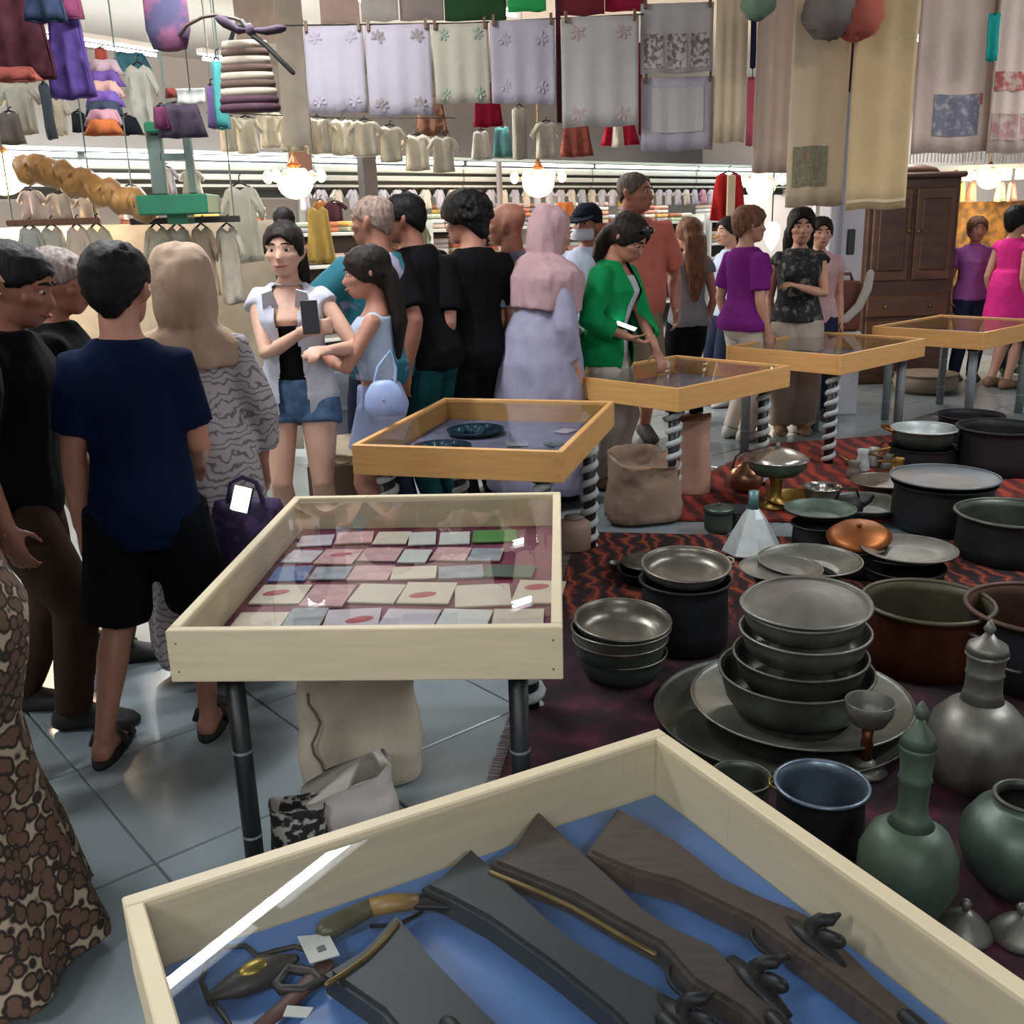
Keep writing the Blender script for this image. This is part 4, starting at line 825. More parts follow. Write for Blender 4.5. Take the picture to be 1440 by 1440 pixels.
t = vessel('water_jar', 'big round glossy grey jar at right edge of the frame', 'jar', (c.x, c.y, ZR), [(.07, 0), (.08, .006), (.115, .05), (.13, .10), (.125, .15), (.10, .19), (.07, .205), (.062, .215), (.066, .23)], TING, TIND, th=.005, rim=.005)
for px, py, lab in ((1354, 1312, 'small bell shaped pewter lid left of the round jar'), (1432, 1318, 'small bell shaped pewter lid at right edge of the frame')):
    c = at(px, py, ZR); t = thing('bell_lid', lab, 'lid', (c.x, c.y, ZR)); b = B(); lathe(b, [(.058, 0), (.060, .006), (.052, .018), (.036, .038), (.018, .052), (.010, .058)], 28); obj('dome', b, PEWT, t, True)
    b = B(); lathe(b, [(.006, .055), (.009, .066), (.012, .074), (.008, .082), (.001, .086)], 14); obj('knob', b, PEWT, t, True)
# copper pots at the right
c = at(1300, 935, ZR); vessel('copper_pot', 'tall brown copper pot with pale rim right of bowl stack', 'pot', (c.x, c.y+.02, ZR), potp(.20, .225), COP, mat('olive inside', '#4c4636', .5, .5, var=.2), n=48, rim=.008)
c = at(1465, 960, ZR); vessel('cauldron', 'large dark cauldron with bright rim cut by right edge', 'cauldron', (c.x, c.y+.05, ZR), potp(.22, .24), SOOT, mat('brown inside', '#4a342a', .5, .5, var=.2), n=48, rim=.009, handles=[(3.3, .225, .17, .09, PEWT), (3.9, .225, .10, .06, PEWT)])
c = at(1332, 745, ZR); vessel('cauldron', 'wide black cauldron covered by a blue grey lid', 'cauldron', (c.x, c.y+.08, ZR), potp(.235, .22), SOOT, SOOT, n=48)
vessel('tray', 'flat blue grey tray lid on top of wide black cauldron', 'tray', (c.x, c.y+.08, ZR+.222), platep(.25, .025), mat('blue grey tin', '#5b6268', .5, .6, var=.15), None, n=48, rim=.005)
c = at(1420, 790, ZR); vessel('cauldron', 'black open cauldron right of blue grey tray lid', 'cauldron', (c.x+.03, c.y+.08, ZR), potp(.225, .20), SOOT, TIND, n=48, rim=.008)
c = at(1400, 690, ZR); vessel('cauldron', 'black cauldron with wide brim at far right of rug', 'cauldron', (c.x+.22, c.y+.45, ZR), potp(.23, .26), SOOT, SOOT, n=44, rim=.008)
# pans between
for px, py, z, r, h, m, inn, nm, lab in (
    (1095, 860, .16, .155, .022, PEWT, PEWT, 'plate', 'pale plate with leftover scraps, in front of white metal cone'),
    (1135, 845, .135, .20, .04, TING, TIN, 'tray', 'wide grey plate under the pale plate'),
    (1150, 765, .13, .16, .045, TING, TING, 'tray', 'green grey dish left of orange copper lid'),
    (1262, 800, .06, .21, .03, TIND, TIND, 'tray', 'long dark pan behind the brown copper pot'),
    (1275, 812, .105, .19, .025, PEWT, PEWT, 'plate', 'thin pewter plate resting above long dark pan'),
    (1240, 690, .03, .17, .03, TIN, IGN, 'copper_pan', 'shiny shallow pan left of black covered cauldron'),
    (1215, 725, .02, .20, .05, TIND, TIND, 'copper_pan', 'dark wide pan below the shiny shallow pan')):
    c = at(px, py, ZR); vessel(nm, lab, 'plate' if nm == 'plate' else 'tray' if nm == 'tray' else 'pan', (c.x, c.y, ZR+z), platep(r, h), m, inn, n=40, rim=.004)
for px, py, r, h, lab in ((1115, 862, .15, .155, 'dark pot holding up the grey and pale plates'), (1150, 772, .12, .125, 'black pot under the green grey dish'), (1270, 815, .16, .06, 'low black pot under long dark pan'), (910, 815, .12, .05, 'low dark pan with lid handle near the striped leg'), (1010, 745, .07, .10, 'grey canister with lid behind tinned pan')):
    c = at(px, py, ZR); vessel('iron_pot', lab, 'pot', (c.x, c.y, ZR), potp(r, h), SOOT if 'canister' not in lab else TING, SOOT, rim=.005)
c = at(1010, 745, ZR); t = thing('canister_lid', 'flat lid on the grey canister', 'lid', (c.x, c.y, ZR+.104)); b = B(); lathe(b, [(.074, 0), (.076, .008), (.06, .016), (.01, .022)], 26); obj('disc', b, TING, t, True); b = B(); ball(b, (0, 0, .028), .01, 10); obj('knob', b, TING, t, True)
c = at(912, 808, ZR); t = thing('pan_lid', 'domed pewter lid on low dark pan near striped leg', 'lid', (c.x, c.y, ZR+.056)); b = B(); lathe(b, [(.118, 0), (.12, .006), (.08, .022), (.02, .03)], 30); obj('dome', b, TIN, t, True); b = B(); lathe(b, [(.008, .028), (.014, .042), (.008, .052), (.001, .055)], 12); obj('knob', b, TIN, t, True)
c = at(872, 800, ZR); t = thing('ladle', 'thin pewter ladle lying on rug beside striped leg', 'ladle', (c.x, c.y, ZR)); b = B(); tube(b, [(0, 0, .02), (.03, -.03, .014), (.10, -.05, .01), (.17, -.05, .012)], .006, 8, round_ends=True); obj('handle', b, PEWT, t, True); b = B(); lathe(b, shell([(.005, 0), (.02, .006), (.03, .022)], .002), 18, c=(-.02, .015, .004), cap=False); obj('scoop', b, PEWT, t, True)
# white cone with two facets
c = at(1072, 800, ZR); t = thing('metal_cone', 'pale folded metal cone with narrow spout end upward', 'funnel', (c.x, c.y+.2, ZR+.02))
b = B(); lathe(b, [(.135, 0), (.137, .006), (.10, .08), (.055, .16), (.026, .20)], 8); obj('cone', b, ENAM, t)
b = B(); lathe(b, [(.026, .198), (.022, .24), (.024, .28)], 14); obj('spout', b, mat('teal patina', '#5d7f80', .45, .5, var=.2), t, True)
c = at(1205, 795, ZR); t = thing('copper_cover', 'orange copper domed cover tilted among the pans', 'cover', (c.x, c.y, ZR+.13)); t.rotation_euler = (R(12), R(-6), 0); b = B(); lathe(b, [(.135, 0), (.138, .006), (.11, .03), (.05, .05), (.012, .054)], 36); obj('dome', b, COPB, t, True); b = B(); ball(b, (0, 0, .062), .012, 10); obj('knob', b, COPB, t, True)
c = at(1205, 805, ZR); vessel('iron_pot', 'dark pot beneath the orange copper lid', 'pot', (c.x, c.y, ZR), potp(.115, .12), SOOT, SOOT)
# footed bowl with silver lid
c = at(1090, 712, ZR); t = thing('footed_bowl', 'green grey bowl with silver lid on tall brass foot', 'bowl', (c.x, c.y, ZR))
b = B(); lathe(b, [(.09, 0), (.095, .01), (.05, .03), (.03, .06), (.032, .14), (.045, .17)], 24); obj('foot', b, BRS, t, True)
b = B(); lathe(b, shell([(.05, .165), (.11, .18), (.145, .215), (.155, .255)], .004), 36, cap=False); obj('bowl_body', b, TING, t, True)
b = B(); lathe(b, [(.165, .256), (.168, .262), (.13, .285), (.07, .31), (.02, .318)], 36); ld = obj('lid', b, mat('bright silver', '#b5b3aa', .22, .85, var=.1), t, True)
b = B(); lathe(b, [(.008, .315), (.016, .33), (.008, .345), (.001, .35)], 12); obj('knob', b, PEWT, ld, True)
# far right of the rugs
c = at(1310, 665, ZR); vessel('iron_pot', 'black brazier under the handled tin bowl', 'pot', (c.x, c.y+.15, ZR), potp(.19, .13), SOOT, SOOT)
vessel('copper_pan', 'tin bowl with long handle on black brazier', 'pan', (c.x, c.y+.15, ZR+.13), bowlp(.19, .11, .72), TING, ENAM, rim=.006, handles=[(2.9, .19, .10, .12, COPB)])
c = at(1385, 640, ZR); vessel('cauldron', 'black cauldron behind the handled tin bowl', 'cauldron', (c.x+.05, c.y+.35, ZR), potp(.2, .19), SOOT, SOOT, rim=.006)
c = at(1400, 665, ZR); t = thing('bell_lid', 'brass cone lid on dark stand before far cauldron', 'lid', (c.x, c.y+.05, ZR)); b = B(); lathe(b, [(.07, 0), (.075, .09), (.10, .095), (.10, .105), (.05, .15), (.016, .18)], 28); obj('dome', b, BRS, t, True); b = B(); lathe(b, [(.01, .178), (.016, .2), (.008, .215), (.001, .22)], 12); obj('knob', b, BRS, t, True)
for k, (px, py, h, m) in enumerate(((1212, 662, .13, ENAM), (1228, 655, .11, ENAM), (1200, 672, .10, PEWT), (1248, 660, .09, PEWT), (1262, 668, .10, BRS))):
    c = at(px, py, ZR); t = thing('coffee_pot', ['pale slim coffee pot, tallest of the small group on red rug', 'pale coffee pot behind the tallest small pot', 'pewter coffee pot left of the small group', 'low pewter coffee pot right of the small group', 'brass coffee pot rightmost of the small group'][k], 'coffee pot', (c.x, c.y, ZR), k*.9, 'small coffee pots on the red rug')
    b = B(); lathe(b, shell([(.04, 0), (.045, .01), (.036, h*.5), (.028, h*.75), (.036, h)], .003), 22, cap=False); obj('pot_body', b, m, t, True)
    b = B(); tube(b, [(.03, 0, h*.85), (.09, 0, h*.95), (.16, 0, h*1.05)], [.006, .007, .008], 8, round_ends=True); obj('handle', b, BRS, t, True)
c = at(1048, 690, ZR); t = thing('copper_kettle', 'round pinkish copper kettle with shiny side beside footed bowl', 'kettle', (c.x, c.y, ZR)); b = B(); lathe(b, [(.06, 0), (.09, .03), (.10, .08), (.08, .13), (.035, .155), (.03, .17)], 30); obj('kettle_body', b, mat('pink copper', '#a5785f', .3, .8, var=.15), t, True); b = B(); tube(b, [(-.08, 0, .12), (-.06, 0, .2), (0, 0, .24), (.06, 0, .2), (.08, 0, .12)], .006, 8); obj('handle', b, COP, t, True)
c = at(1155, 710, ZR); vessel('copper_bowl', 'shiny small bowl with pink glint before red rug', 'bowl', (c.x, c.y, ZR+.0), bowlp(.10, .10, .6), PEWT, mat('bright tin', '#b0aca6', .2, .9), rim=.005)
c = at(1120, 712, ZR); vessel('copper_bowl', 'wide brass dish behind the white metal cone', 'bowl', (c.x, c.y, ZR+.0), platep(.17, .05), BRS, BRS, rim=.004)
c = at(1190, 730, ZR); t = thing('iron_kettle', 'small black kettle between shiny bowl and dark pan', 'kettle', (c.x, c.y, ZR)); b = B(); lathe(b, [(.05, 0), (.075, .03), (.08, .07), (.06, .11), (.02, .125)], 26); obj('kettle_body', b, SOOT, t, True); b = B(); tube(b, [(-.06, 0, .1), (-.04, 0, .16), (.04, 0, .16), (.06, 0, .1)], .006, 8); obj('handle', b, SOOT, t, True); b = B(); tube(b, [(.06, 0, .06), (.11, 0, .09), (.13, 0, .12)], [.016, .011, .008], 8); obj('spout', b, SOOT, t, True)
c = at(1040, 735, ZR); vessel('iron_pot', 'dark square sided pan left of white metal cone', 'pan', (c.x, c.y, ZR), [(.11, 0), (.115, .01), (.13, .07)], TIND, SOOT, n=4, rim=.004, rz=.5)
# ---------------------------------------------------------------- bags and boxes under the cases
SACKW = cloth('#b3a795', 'unbleached sack', var=.1, scale=5); SACKB = cloth('#8f7867', 'tan sack', var=.12, scale=5); SACKP = cloth('#b58e7a', 'pinkish sack', var=.08, scale=5)
def sack(name, label, loc, W, D, H, m, rz=0, slump=.15, cat='bag', amp=.05, open_top=True, handles=0, seed=0):
    t = thing(name, label, cat, loc, rz); b = B(); n = 40; rr = []; rg = random.Random(seed)
    prof = [(.90, 0), (1.0, .03), (1.03, .25), (.97, .5), (.94, .75), (.95, .93), (.97, 1.0)]
    for s, z in prof:
        rr.append([V((((abs(math.cos(2*PI*i/n))**.55)*math.copysign(1, math.cos(2*PI*i/n)))*W/2*s, ((abs(math.sin(2*PI*i/n))**.55)*math.copysign(1, math.sin(2*PI*i/n)))*D/2*s, z*H*(1-(slump*(.5+.5*math.sin(2*PI*i/n+seed)) if z > .6 else 0)))) for i in range(n)])
    if open_top: rr += [[V((p.x*.96, p.y*.94, p.z-.004)) for p in rr[-1]], [V((p.x*.9, p.y*.85, p.z*.72)) for p in rr[-1]]]
    rings(b, rr); bmesh.ops.subdivide_edges(b, edges=b.edges[:], cuts=2, use_grid_fill=True)
    off = V((seed*3.1, 0, 0)); b.normal_update(); q = [(v, v.normal.copy()) for v in b.verts]
    for v, nn in q:
        if v.co.z > .01: v.co += nn*amp*W*(noise.noise(v.co*9+off)*.7+noise.noise(v.co*22+off)*.3)
    obj('sack', b, m, t, True)
    for k in range(handles):
        b = B(); yy = (-1 if k == 0 else 1)*D*.42; tube(b, [(-W*.2, yy, H*.85), (-W*.2, yy*1.05, H*1.12), (0, yy*1.05, H*1.2), (W*.2, yy*1.05, H*1.12), (W*.2, yy, H*.85)], .012, 8, flat=.4); obj('handle', b, m, t, True)
    return t
c = at(500, 1130, 0); t = sack('tote_bag', 'unbleached cloth tote bag with grey vine line under the maroon case', (c.x, c.y+.16, .0), .34, .22, .40, SACKW, .15, .12, seed=2)
b = B()
tube(b, [(-.115+.014*math.sin(k*1.3), -.118, .05+.03*k) for k in range(10)], .004, 6, flat=.6)
obj('vine_print', b, mat('grey green print', '#5d5f55', .9), t, True)
c = at(490, 1165, 0); sack('plastic_bag', 'slumped white plastic bag in front of the tote bag', (c.x, c.y+.02, .0), .24, .16, .18, cloth('#b9b3ab', 'white plastic', rough=.5), .4, .4, amp=.1, open_top=False, seed=5)
c = at(424, 1195, 0); sack('floral_bag', 'small bag with black and white floral print by white plastic bag', (c.x, c.y, .0), .14, .12, .15, mat('bw floral', '#1d1d20', .8, col2='#a9a39a', kind='noise', scale=38, thr=(.5, .56)), .2, .2, amp=.06, seed=7)
c = at(905, 735, 0); sack('tan_sack', 'large tan cloth sack between striped legs of pine cases', (c.x, c.y+.05, .012), .36, .28, .36, SACKB, .2, .18, amp=.07, seed=9)
c = at(975, 705, 0); sack('pink_bag', 'tall pinkish paper bag right of the tan sack', (c.x, c.y+.15, .012), .24, .18, .45, SACKP, -.2, .10, amp=.03, seed=11)
c = at(822, 690, 0); sack('grey_bag', 'grey cloth bag behind the striped leg of pine case', (c.x-.02, c.y+.35, 0), .26, .2, .22, cloth('#6b6a6c', 'grey canvas'), .1, .25, amp=.08, seed=13)
c = at(815, 778, 0); t = thing('stone_jar', 'squat beige canister with rounded shoulders beside striped leg', 'canister', (c.x-.02, c.y+.02, .017)); b = B(); lathe(b, [(.065, 0), (.075, .008), (.077, .10), (.072, .135), (.05, .15), (.02, .152)], 28); obj('jar_body', b, mat('beige stoneware', '#8d7466', .6, var=.1), t, True); b = B(); lathe(b, [(.045, .148), (.05, .16), (.02, .168)], 22); obj('lid', b, mat('grey stopper', '#6d625c', .7), t, True)
# carton behind white-shirt woman's legs
c = aty(480, 640, 4.62)
t = thing('carton', 'grey brown carton with two dark hand holes holding cloths', 'box', (c.x, c.y+.17, 0), .12)
CARD = mat('grey card', '#6c6257', .85, var=.1, scale=6)
for s_, c_ in (((.36, .01, .42), (0, -.17, .21)), ((.36, .01, .42), (0, .17, .21)), ((.01, .34, .42), (-.18, 0, .21)), ((.01, .34, .42), (.18, 0, .21)), ((.36, .34, .01), (0, 0, .006))): b = B(); box(b, c_, s_); obj('panel', b, CARD, t)
for z in (.34, .22): b = B(); ball(b, (.09, -.176, z), .03, 12, (1, .1, .75)); obj('hand_hole', b, BLACKP, t, True)
b = B(); box(b, (-.08, -.177, .11), (.05, .003, .05)); obj('red_mark', b, RED, t)
sack('cloth_pile', 'crumpled cream cloths heaped on top of the carton', (c.x, c.y+.17, .36), .36, .30, .16, cloth('#b0a48f', 'cream cloth'), .3, .5, amp=.14, open_top=False, cat='cloth', seed=21)
c2 = aty(468, 500, 5.35); sack('grey_basket', 'grey basket with folded cloth behind the carton', (c2.x, 5.35, 0), .34, .3, .74, cloth('#6e7277', 'grey felt'), .2, .2, amp=.04, cat='basket', seed=22)
# ================================================================ stalls behind the crowd
def ow(px, py, n=0.0):
    v = ray(px, py); o = V((0, 0, CH)); t = (n-(o-PL).dot(WN))/v.dot(WN); p = o+v*t; return (p-PL).dot(WU), p.z
zz = lambda y: ow(600, y)[1]
BOARD = mat('white fascia', '#b9bdb8', .5, var=.04); BDARK = mat('dark gap', '#2c302e', .7); STRIP = mat('strip light', '#eef4ee', .3, emit='#f2fff4', estr=3.2)
WOODB = mat('brown rail wood', '#6b4a34', .55, var=.2, scale=8, stretch=(8, 1, 1)); DKW = mat('dark post', '#2e2826', .6, var=.2)
WARMB = mat('warm bulb', '#ffe2b8', .3, emit='#ffc889', estr=6)
t = thing('stall_canopy', 'long white boarded stall canopy with strip light along the back', 'canopy', wp(0, 0, 0), WA)
for k in range(7):
    s0, s1 = -1.2+2.05*k, -1.2+2.05*k+2.035
    for a, b_ in ((243.5, 234), (255, 248)):
        b = B(); box(b, ((s0+s1)/2, 0, (zz(a)+zz(b_))/2), (s1-s0, .05, zz(b_)-zz(a)), bev=.008); obj('fascia_board', b, BOARD, t)
    b = B(); box(b, ((s0+s1)/2, .02, (zz(263.5)+zz(260))/2), (s1-s0, .03, zz(260)-zz(263.5)), bev=.004); obj('lower_board', b, BOARD, t)
    b = B(); box(b, ((s0+s1)/2, -.05, zz(229)), (s1-s0-.06, .05, .035), bev=.006); obj('strip_light', b, STRIP, t)
b = B(); box(b, (6, .07, (zz(266)+zz(224))/2), (14.4, .05, zz(224)-zz(266))); obj('backing_board', b, BDARK, t)
b = B(); box(b, (6, .16, (zz(276)+zz(264))/2), (14.4, .02, zz(264)-zz(276))); obj('gap_backing', b, BDARK, t)  # dark board added so the gaps between the shirts look dark
b = B(); box(b, (6, .9, zz(222)), (14.4, 1.75, .03)); obj('canopy_roof', b, mat('canopy grey', '#8f9490', .7), t)
for s in (-1.1, 3.9, 8.0, 13): b = B(); box(b, (s, 1.7, zz(222)/2), (.08, .08, zz(222)-.02)); obj('canopy_post', b, BOARD, t)
la = bpy.data.lights.new('strip', 'AREA'); la.shape = 'RECTANGLE'; la.size = 13; la.size_y = .2; la.energy = 120; la.color = (1, .98, .94)
lo = bpy.data.objects.new('strip_lamp', la); COL.objects.link(lo); lo.parent = t; lo.location = (6, .45, zz(222)-.05)
# row of small garments under the canopy
DKHANG = mat('dark hanger', '#1d1d22', .6)
def tint(k): return ['#c2bfc4', '#b9b6bf', '#c9c4bb', '#aeb0bd', '#c4bcae', '#b8b9c6'][k % 6]
def blouse(name, label, loc, W, H, m, rz=0, cat='garment', group=None, sleeves=True, flare=1.15, parent=None, hanger=True, seed=0):
    t = thing(name, label, cat, loc, rz, group); b = B(); w_ = W/2; q = random.Random(seed+int(W*1000))
    L = [(-w_*.32, 0), (-w_*.62, -H*.06)]
    if sleeves: L += [(-w_*1.0, -H*q.uniform(.30, .40)), (-w_*.80, -H*q.uniform(.40, .46)), (-w_*.55, -H*.26)]
    L += [(-w_*.55*flare, -H*.97), (-w_*.2, -H), (w_*.2, -H*.985), (w_*.55*flare, -H*.97)]
    if sleeves: L += [(w_*.55, -H*.26), (w_*.80, -H*.45), (w_*1.0, -H*.33)]
    L += [(w_*.62, -H*.06), (w_*.32, 0), (0, -H*.07)]
    prism(b, L, -.018, .018, .008); bmesh.ops.rotate(b, verts=b.verts, cent=(0, 0, 0), matrix=Matrix.Rotation(PI/2, 3, 'X'))
    bmesh.ops.triangulate(b, faces=b.faces[:])
    for lim in (.12, .07, .05): bmesh.ops.subdivide_edges(b, edges=[e for e in b.edges if e.calc_length() > lim], cuts=1); bmesh.ops.triangulate(b, faces=b.faces[:])
    for v in b.verts: v.co.y += .022*math.sin(v.co.x*22/max(.3, W)+seed+v.co.z*3)*min(1, -v.co.z/H+.1)+.012*noise.noise(v.co*12)
    obj('cloth_body', b, m, t, True)
    if hanger:
        b = B(); tube(b, [(-w_*.45, 0, -H*.03), (0, 0, H*.045), (w_*.45, 0, -H*.03)], .006, 6); tube(b, [(0, 0, H*.04), (0, 0, H*.12), (.015, 0, H*.15)], .004, 6); obj('coat_hanger', b, DKHANG, t)
    return t
sa, sb = ow(430, 275)[0], ow(1040, 275)[0]; k = 0; s = sa
proto = {}
ONES = 'first second third fourth fifth sixth seventh eighth ninth tenth eleventh twelfth thirteenth fourteenth fifteenth sixteenth seventeenth eighteenth nineteenth'.split()
def ORD(k): return ONES[k] if k < 19 else ['twentieth', 'thirtieth', 'fortieth', 'fiftieth'][k//10-1 if k % 10 == 9 else 0] if k % 10 == 9 else ['', '', 'twenty', 'thirty', 'forty', 'fifty'][(k+1)//10]+'-'+ONES[(k+1) % 10-1]
while s < sb:
    px = 430+(s-sa)/(sb-sa)*610
    c = '#c9a84e' if 826 < px < 860 else '#b98aa0' if 960 < px < 985 else '#8fb3bf' if 1000 < px < 1015 else tint(k)
    p = wp(s, .02, zz(266)); w_ = .155
    if c not in proto:
        proto[c] = o = blouse('infant_shirt', 'x', p, w_, .20, cloth(c, 'baby '+c), WA, group='infant shirts under the canopy', sleeves=True, seed=k)
    else: o = copy_tree(proto[c]); o.location = p
    o['label'] = 'small %s infant shirt in the canopy row, %s' % ({'#c9a84e': 'yellow', '#b98aa0': 'pink', '#8fb3bf': 'light blue'}.get(c, 'pale'), ORD(k)+' from its left end')
    k += 1; s += .185
# shelves below the canopy with folded textiles
PALC = ['#c0b3a3', '#a39486', '#b88a78', '#c9c2b8', '#8f8a90', '#a5654f', '#c4a05c', '#9aa58c', '#7c6f77', '#c7b9b4', '#94604f', '#b7bcc4']
SHORT = ['behind yellow scarf', 'behind curly man', 'behind bald man', 'behind salmon man', 'behind red waistcoat', 'behind the runners']
for u_ in range(6):
    s0 = 1.4+u_*1.75
    t = thing('shelving_unit', 'pale shelving unit of folded cloths under the canopy, number %s from the left' % ['one', 'two', 'three', 'four', 'five', 'six'][u_], 'shelf', wp(s0, .75, 0), WA)
    t['label'] = ['pale shelving unit behind the white shirt woman and yellow scarf', 'pale shelving unit behind the curly haired man', 'pale shelving unit behind the bald man in grey blue', 'pale shelving unit behind the tall salmon shirt man', 'pale shelving unit behind the red waistcoat', 'pale shelving unit behind the pillar and hanging runners'][u_]
    for z in (.35, .75, 1.12, 1.45): b = B(); box(b, (.8, 0, z), (1.62, .42, .035), bev=.004); obj('shelf_board', b, BOARD, t)
    for x in (0, 1.6): b = B(); box(b, (x, 0, .78), (.035, .42, 1.56)); obj('side_panel', b, BOARD, t)
    b = B(); box(b, (.8, .2, .78), (1.58, .02, 1.5)); obj('back_panel', b, mat('shelf back', '#4a4243', .8), t)
    rg = random.Random(u_+3)
    for z in (.77, 1.14, 1.47):
        x = .06; pile = -1
        while x < 1.45:
            pile += 1
            w_ = rg.uniform(.16, .26); n = rg.randint(2, 4) if z < 1.4 else rg.randint(2, 5)
            for j in range(n):
                c = rg.choice(PALC); b = B(); box(b, (0, 0, .027), (w_, .30, .052), rg.uniform(-.08, .08), .016)
                o = obj('folded_cloth', b, cloth(c, 'folded '+c), None, loc=wp(s0, .75, 0)+WU*(x+w_/2)+V((0, 0, z+.002+j*.054)), smooth=False); o.rotation_euler = (0, 0, WA)
                nm = {'#c0b3a3': 'beige', '#a39486': 'taupe', '#b88a78': 'dusty pink', '#c9c2b8': 'cream', '#8f8a90': 'grey', '#a5654f': 'rust', '#c4a05c': 'mustard', '#9aa58c': 'sage green', '#7c6f77': 'plum grey', '#c7b9b4': 'pale pink', '#94604f': 'brown', '#b7bcc4': 'pale blue'}[c]
                tag(o, '%s folded cloth, %s in %s pile on %s shelf, %s' % (nm, ['lowest', 'second', 'third', 'fourth', 'fifth'][j], ['first', 'second', 'third', 'fourth', 'fifth', 'sixth', 'seventh', 'eighth'][pile], {.77: 'lower', 1.14: 'middle'}.get(z, 'top'), SHORT[u_]), 'cloth', 'folded cloths on the back shelves')
            x += w_+rg.uniform(.02, .12)
# posts, sign, lamps on the stall
b = B(); s, _ = ow(517, 250, -.35); p = wp(s, -.35, 0); zt = ow(517, 203, -.35)[1]; box(b, (0, 0, zt/2), (.17, .10, zt), bev=.01); o = obj('stall_post', b, DKW, None, loc=p); o.rotation_euler = (0, 0, WA); tag(o, 'dark square post in front of white canopy boards', 'post')
b = B(); s, _ = ow(702, 250, -.12); p = wp(s, -.12, 0); zt = zz(226); box(b, (0, 0, zt/2), (.06, .05, zt), bev=.01); o = obj('stall_post', b, mat('grey post', '#77706e', .6), None, loc=p); o.rotation_euler = (0, 0, WA); tag(o, 'thin grey post in front of white canopy boards', 'post')
s, z1 = ow(420, 205, -.12); z0 = ow(420, 246, -.12)[1]; b = B(); box(b, (0, 0, 0), (.26, .03, z1-z0), bev=.006); o = obj('sign_board', b, mat('brown board', '#6d4c3e', .7), None, loc=wp(s, -.12, (z0+z1)/2)); o.rotation_euler = (0, 0, WA); tag(o, 'plain brown board above the chandelier left of dark post', 'board')
def chandelier(label, px, py, Y, r=.13, e=1.0):
    c = aty(px, py, Y); t = thing('chandelier', label, 'lamp', c)
    b = B(); ball(b, (0, 0, 0), r, 16, (1, 1, .85)); obj('glass_globe', b, WARMB, t, True)
    for i in range(6):
        a = i*PI/3; b = B(); tube(b, [(0, 0, r*.9), (r*.9*math.cos(a), r*.9*math.sin(a), r*.5), (r*1.5*math.cos(a), r*1.5*math.sin(a), r*.2)], .007, 6); ar = obj('arm', b, BRS, t, True)
        b = B(); ball(b, (r*1.5*math.cos(a), r*1.5*math.sin(a), r*.38), r*.28, 10, (1, 1, 1.3)); obj('bulb', b, WARMB, ar, True)
    b = B(); tube(b, [(0, 0, r*.8), (0, 0, 3.38-c.z)], .008, 6); obj('chain', b, BRS, t)
    b = B(); lathe(b, [(.02, r*.8), (.06, r*.95), (.03, r*1.2), (.01, r*1.5)], 14); obj('crown', b, COPB, t, True)
    la = bpy.data.lights.new('warm', 'POINT'); la.energy = 38*e; la.color = (1, .74, .48); la.shadow_soft_size = .2
    lo = bpy.data.objects.new('warm_lamp', la); COL.objects.link(lo); lo.parent = t; lo.location = (0, -r*1.9, -r*1.2)
chandelier('glowing warm chandelier above white shirt woman, under the brown board', 415, 258, 8.3, .14)
chandelier('glowing warm chandelier above the bald man in grey blue', 757, 258, 10.6, .16)
chandelier('glowing warm chandelier between red waistcoat and long runners', 1070, 262, 11.5, .16)
chandelier('glowing warm chandelier at left edge of the frame', 2, 245, 6.6, .15)
chandelier('glowing warm chandelier above golden curtain at right', 1391, 252, 10.2, .11)
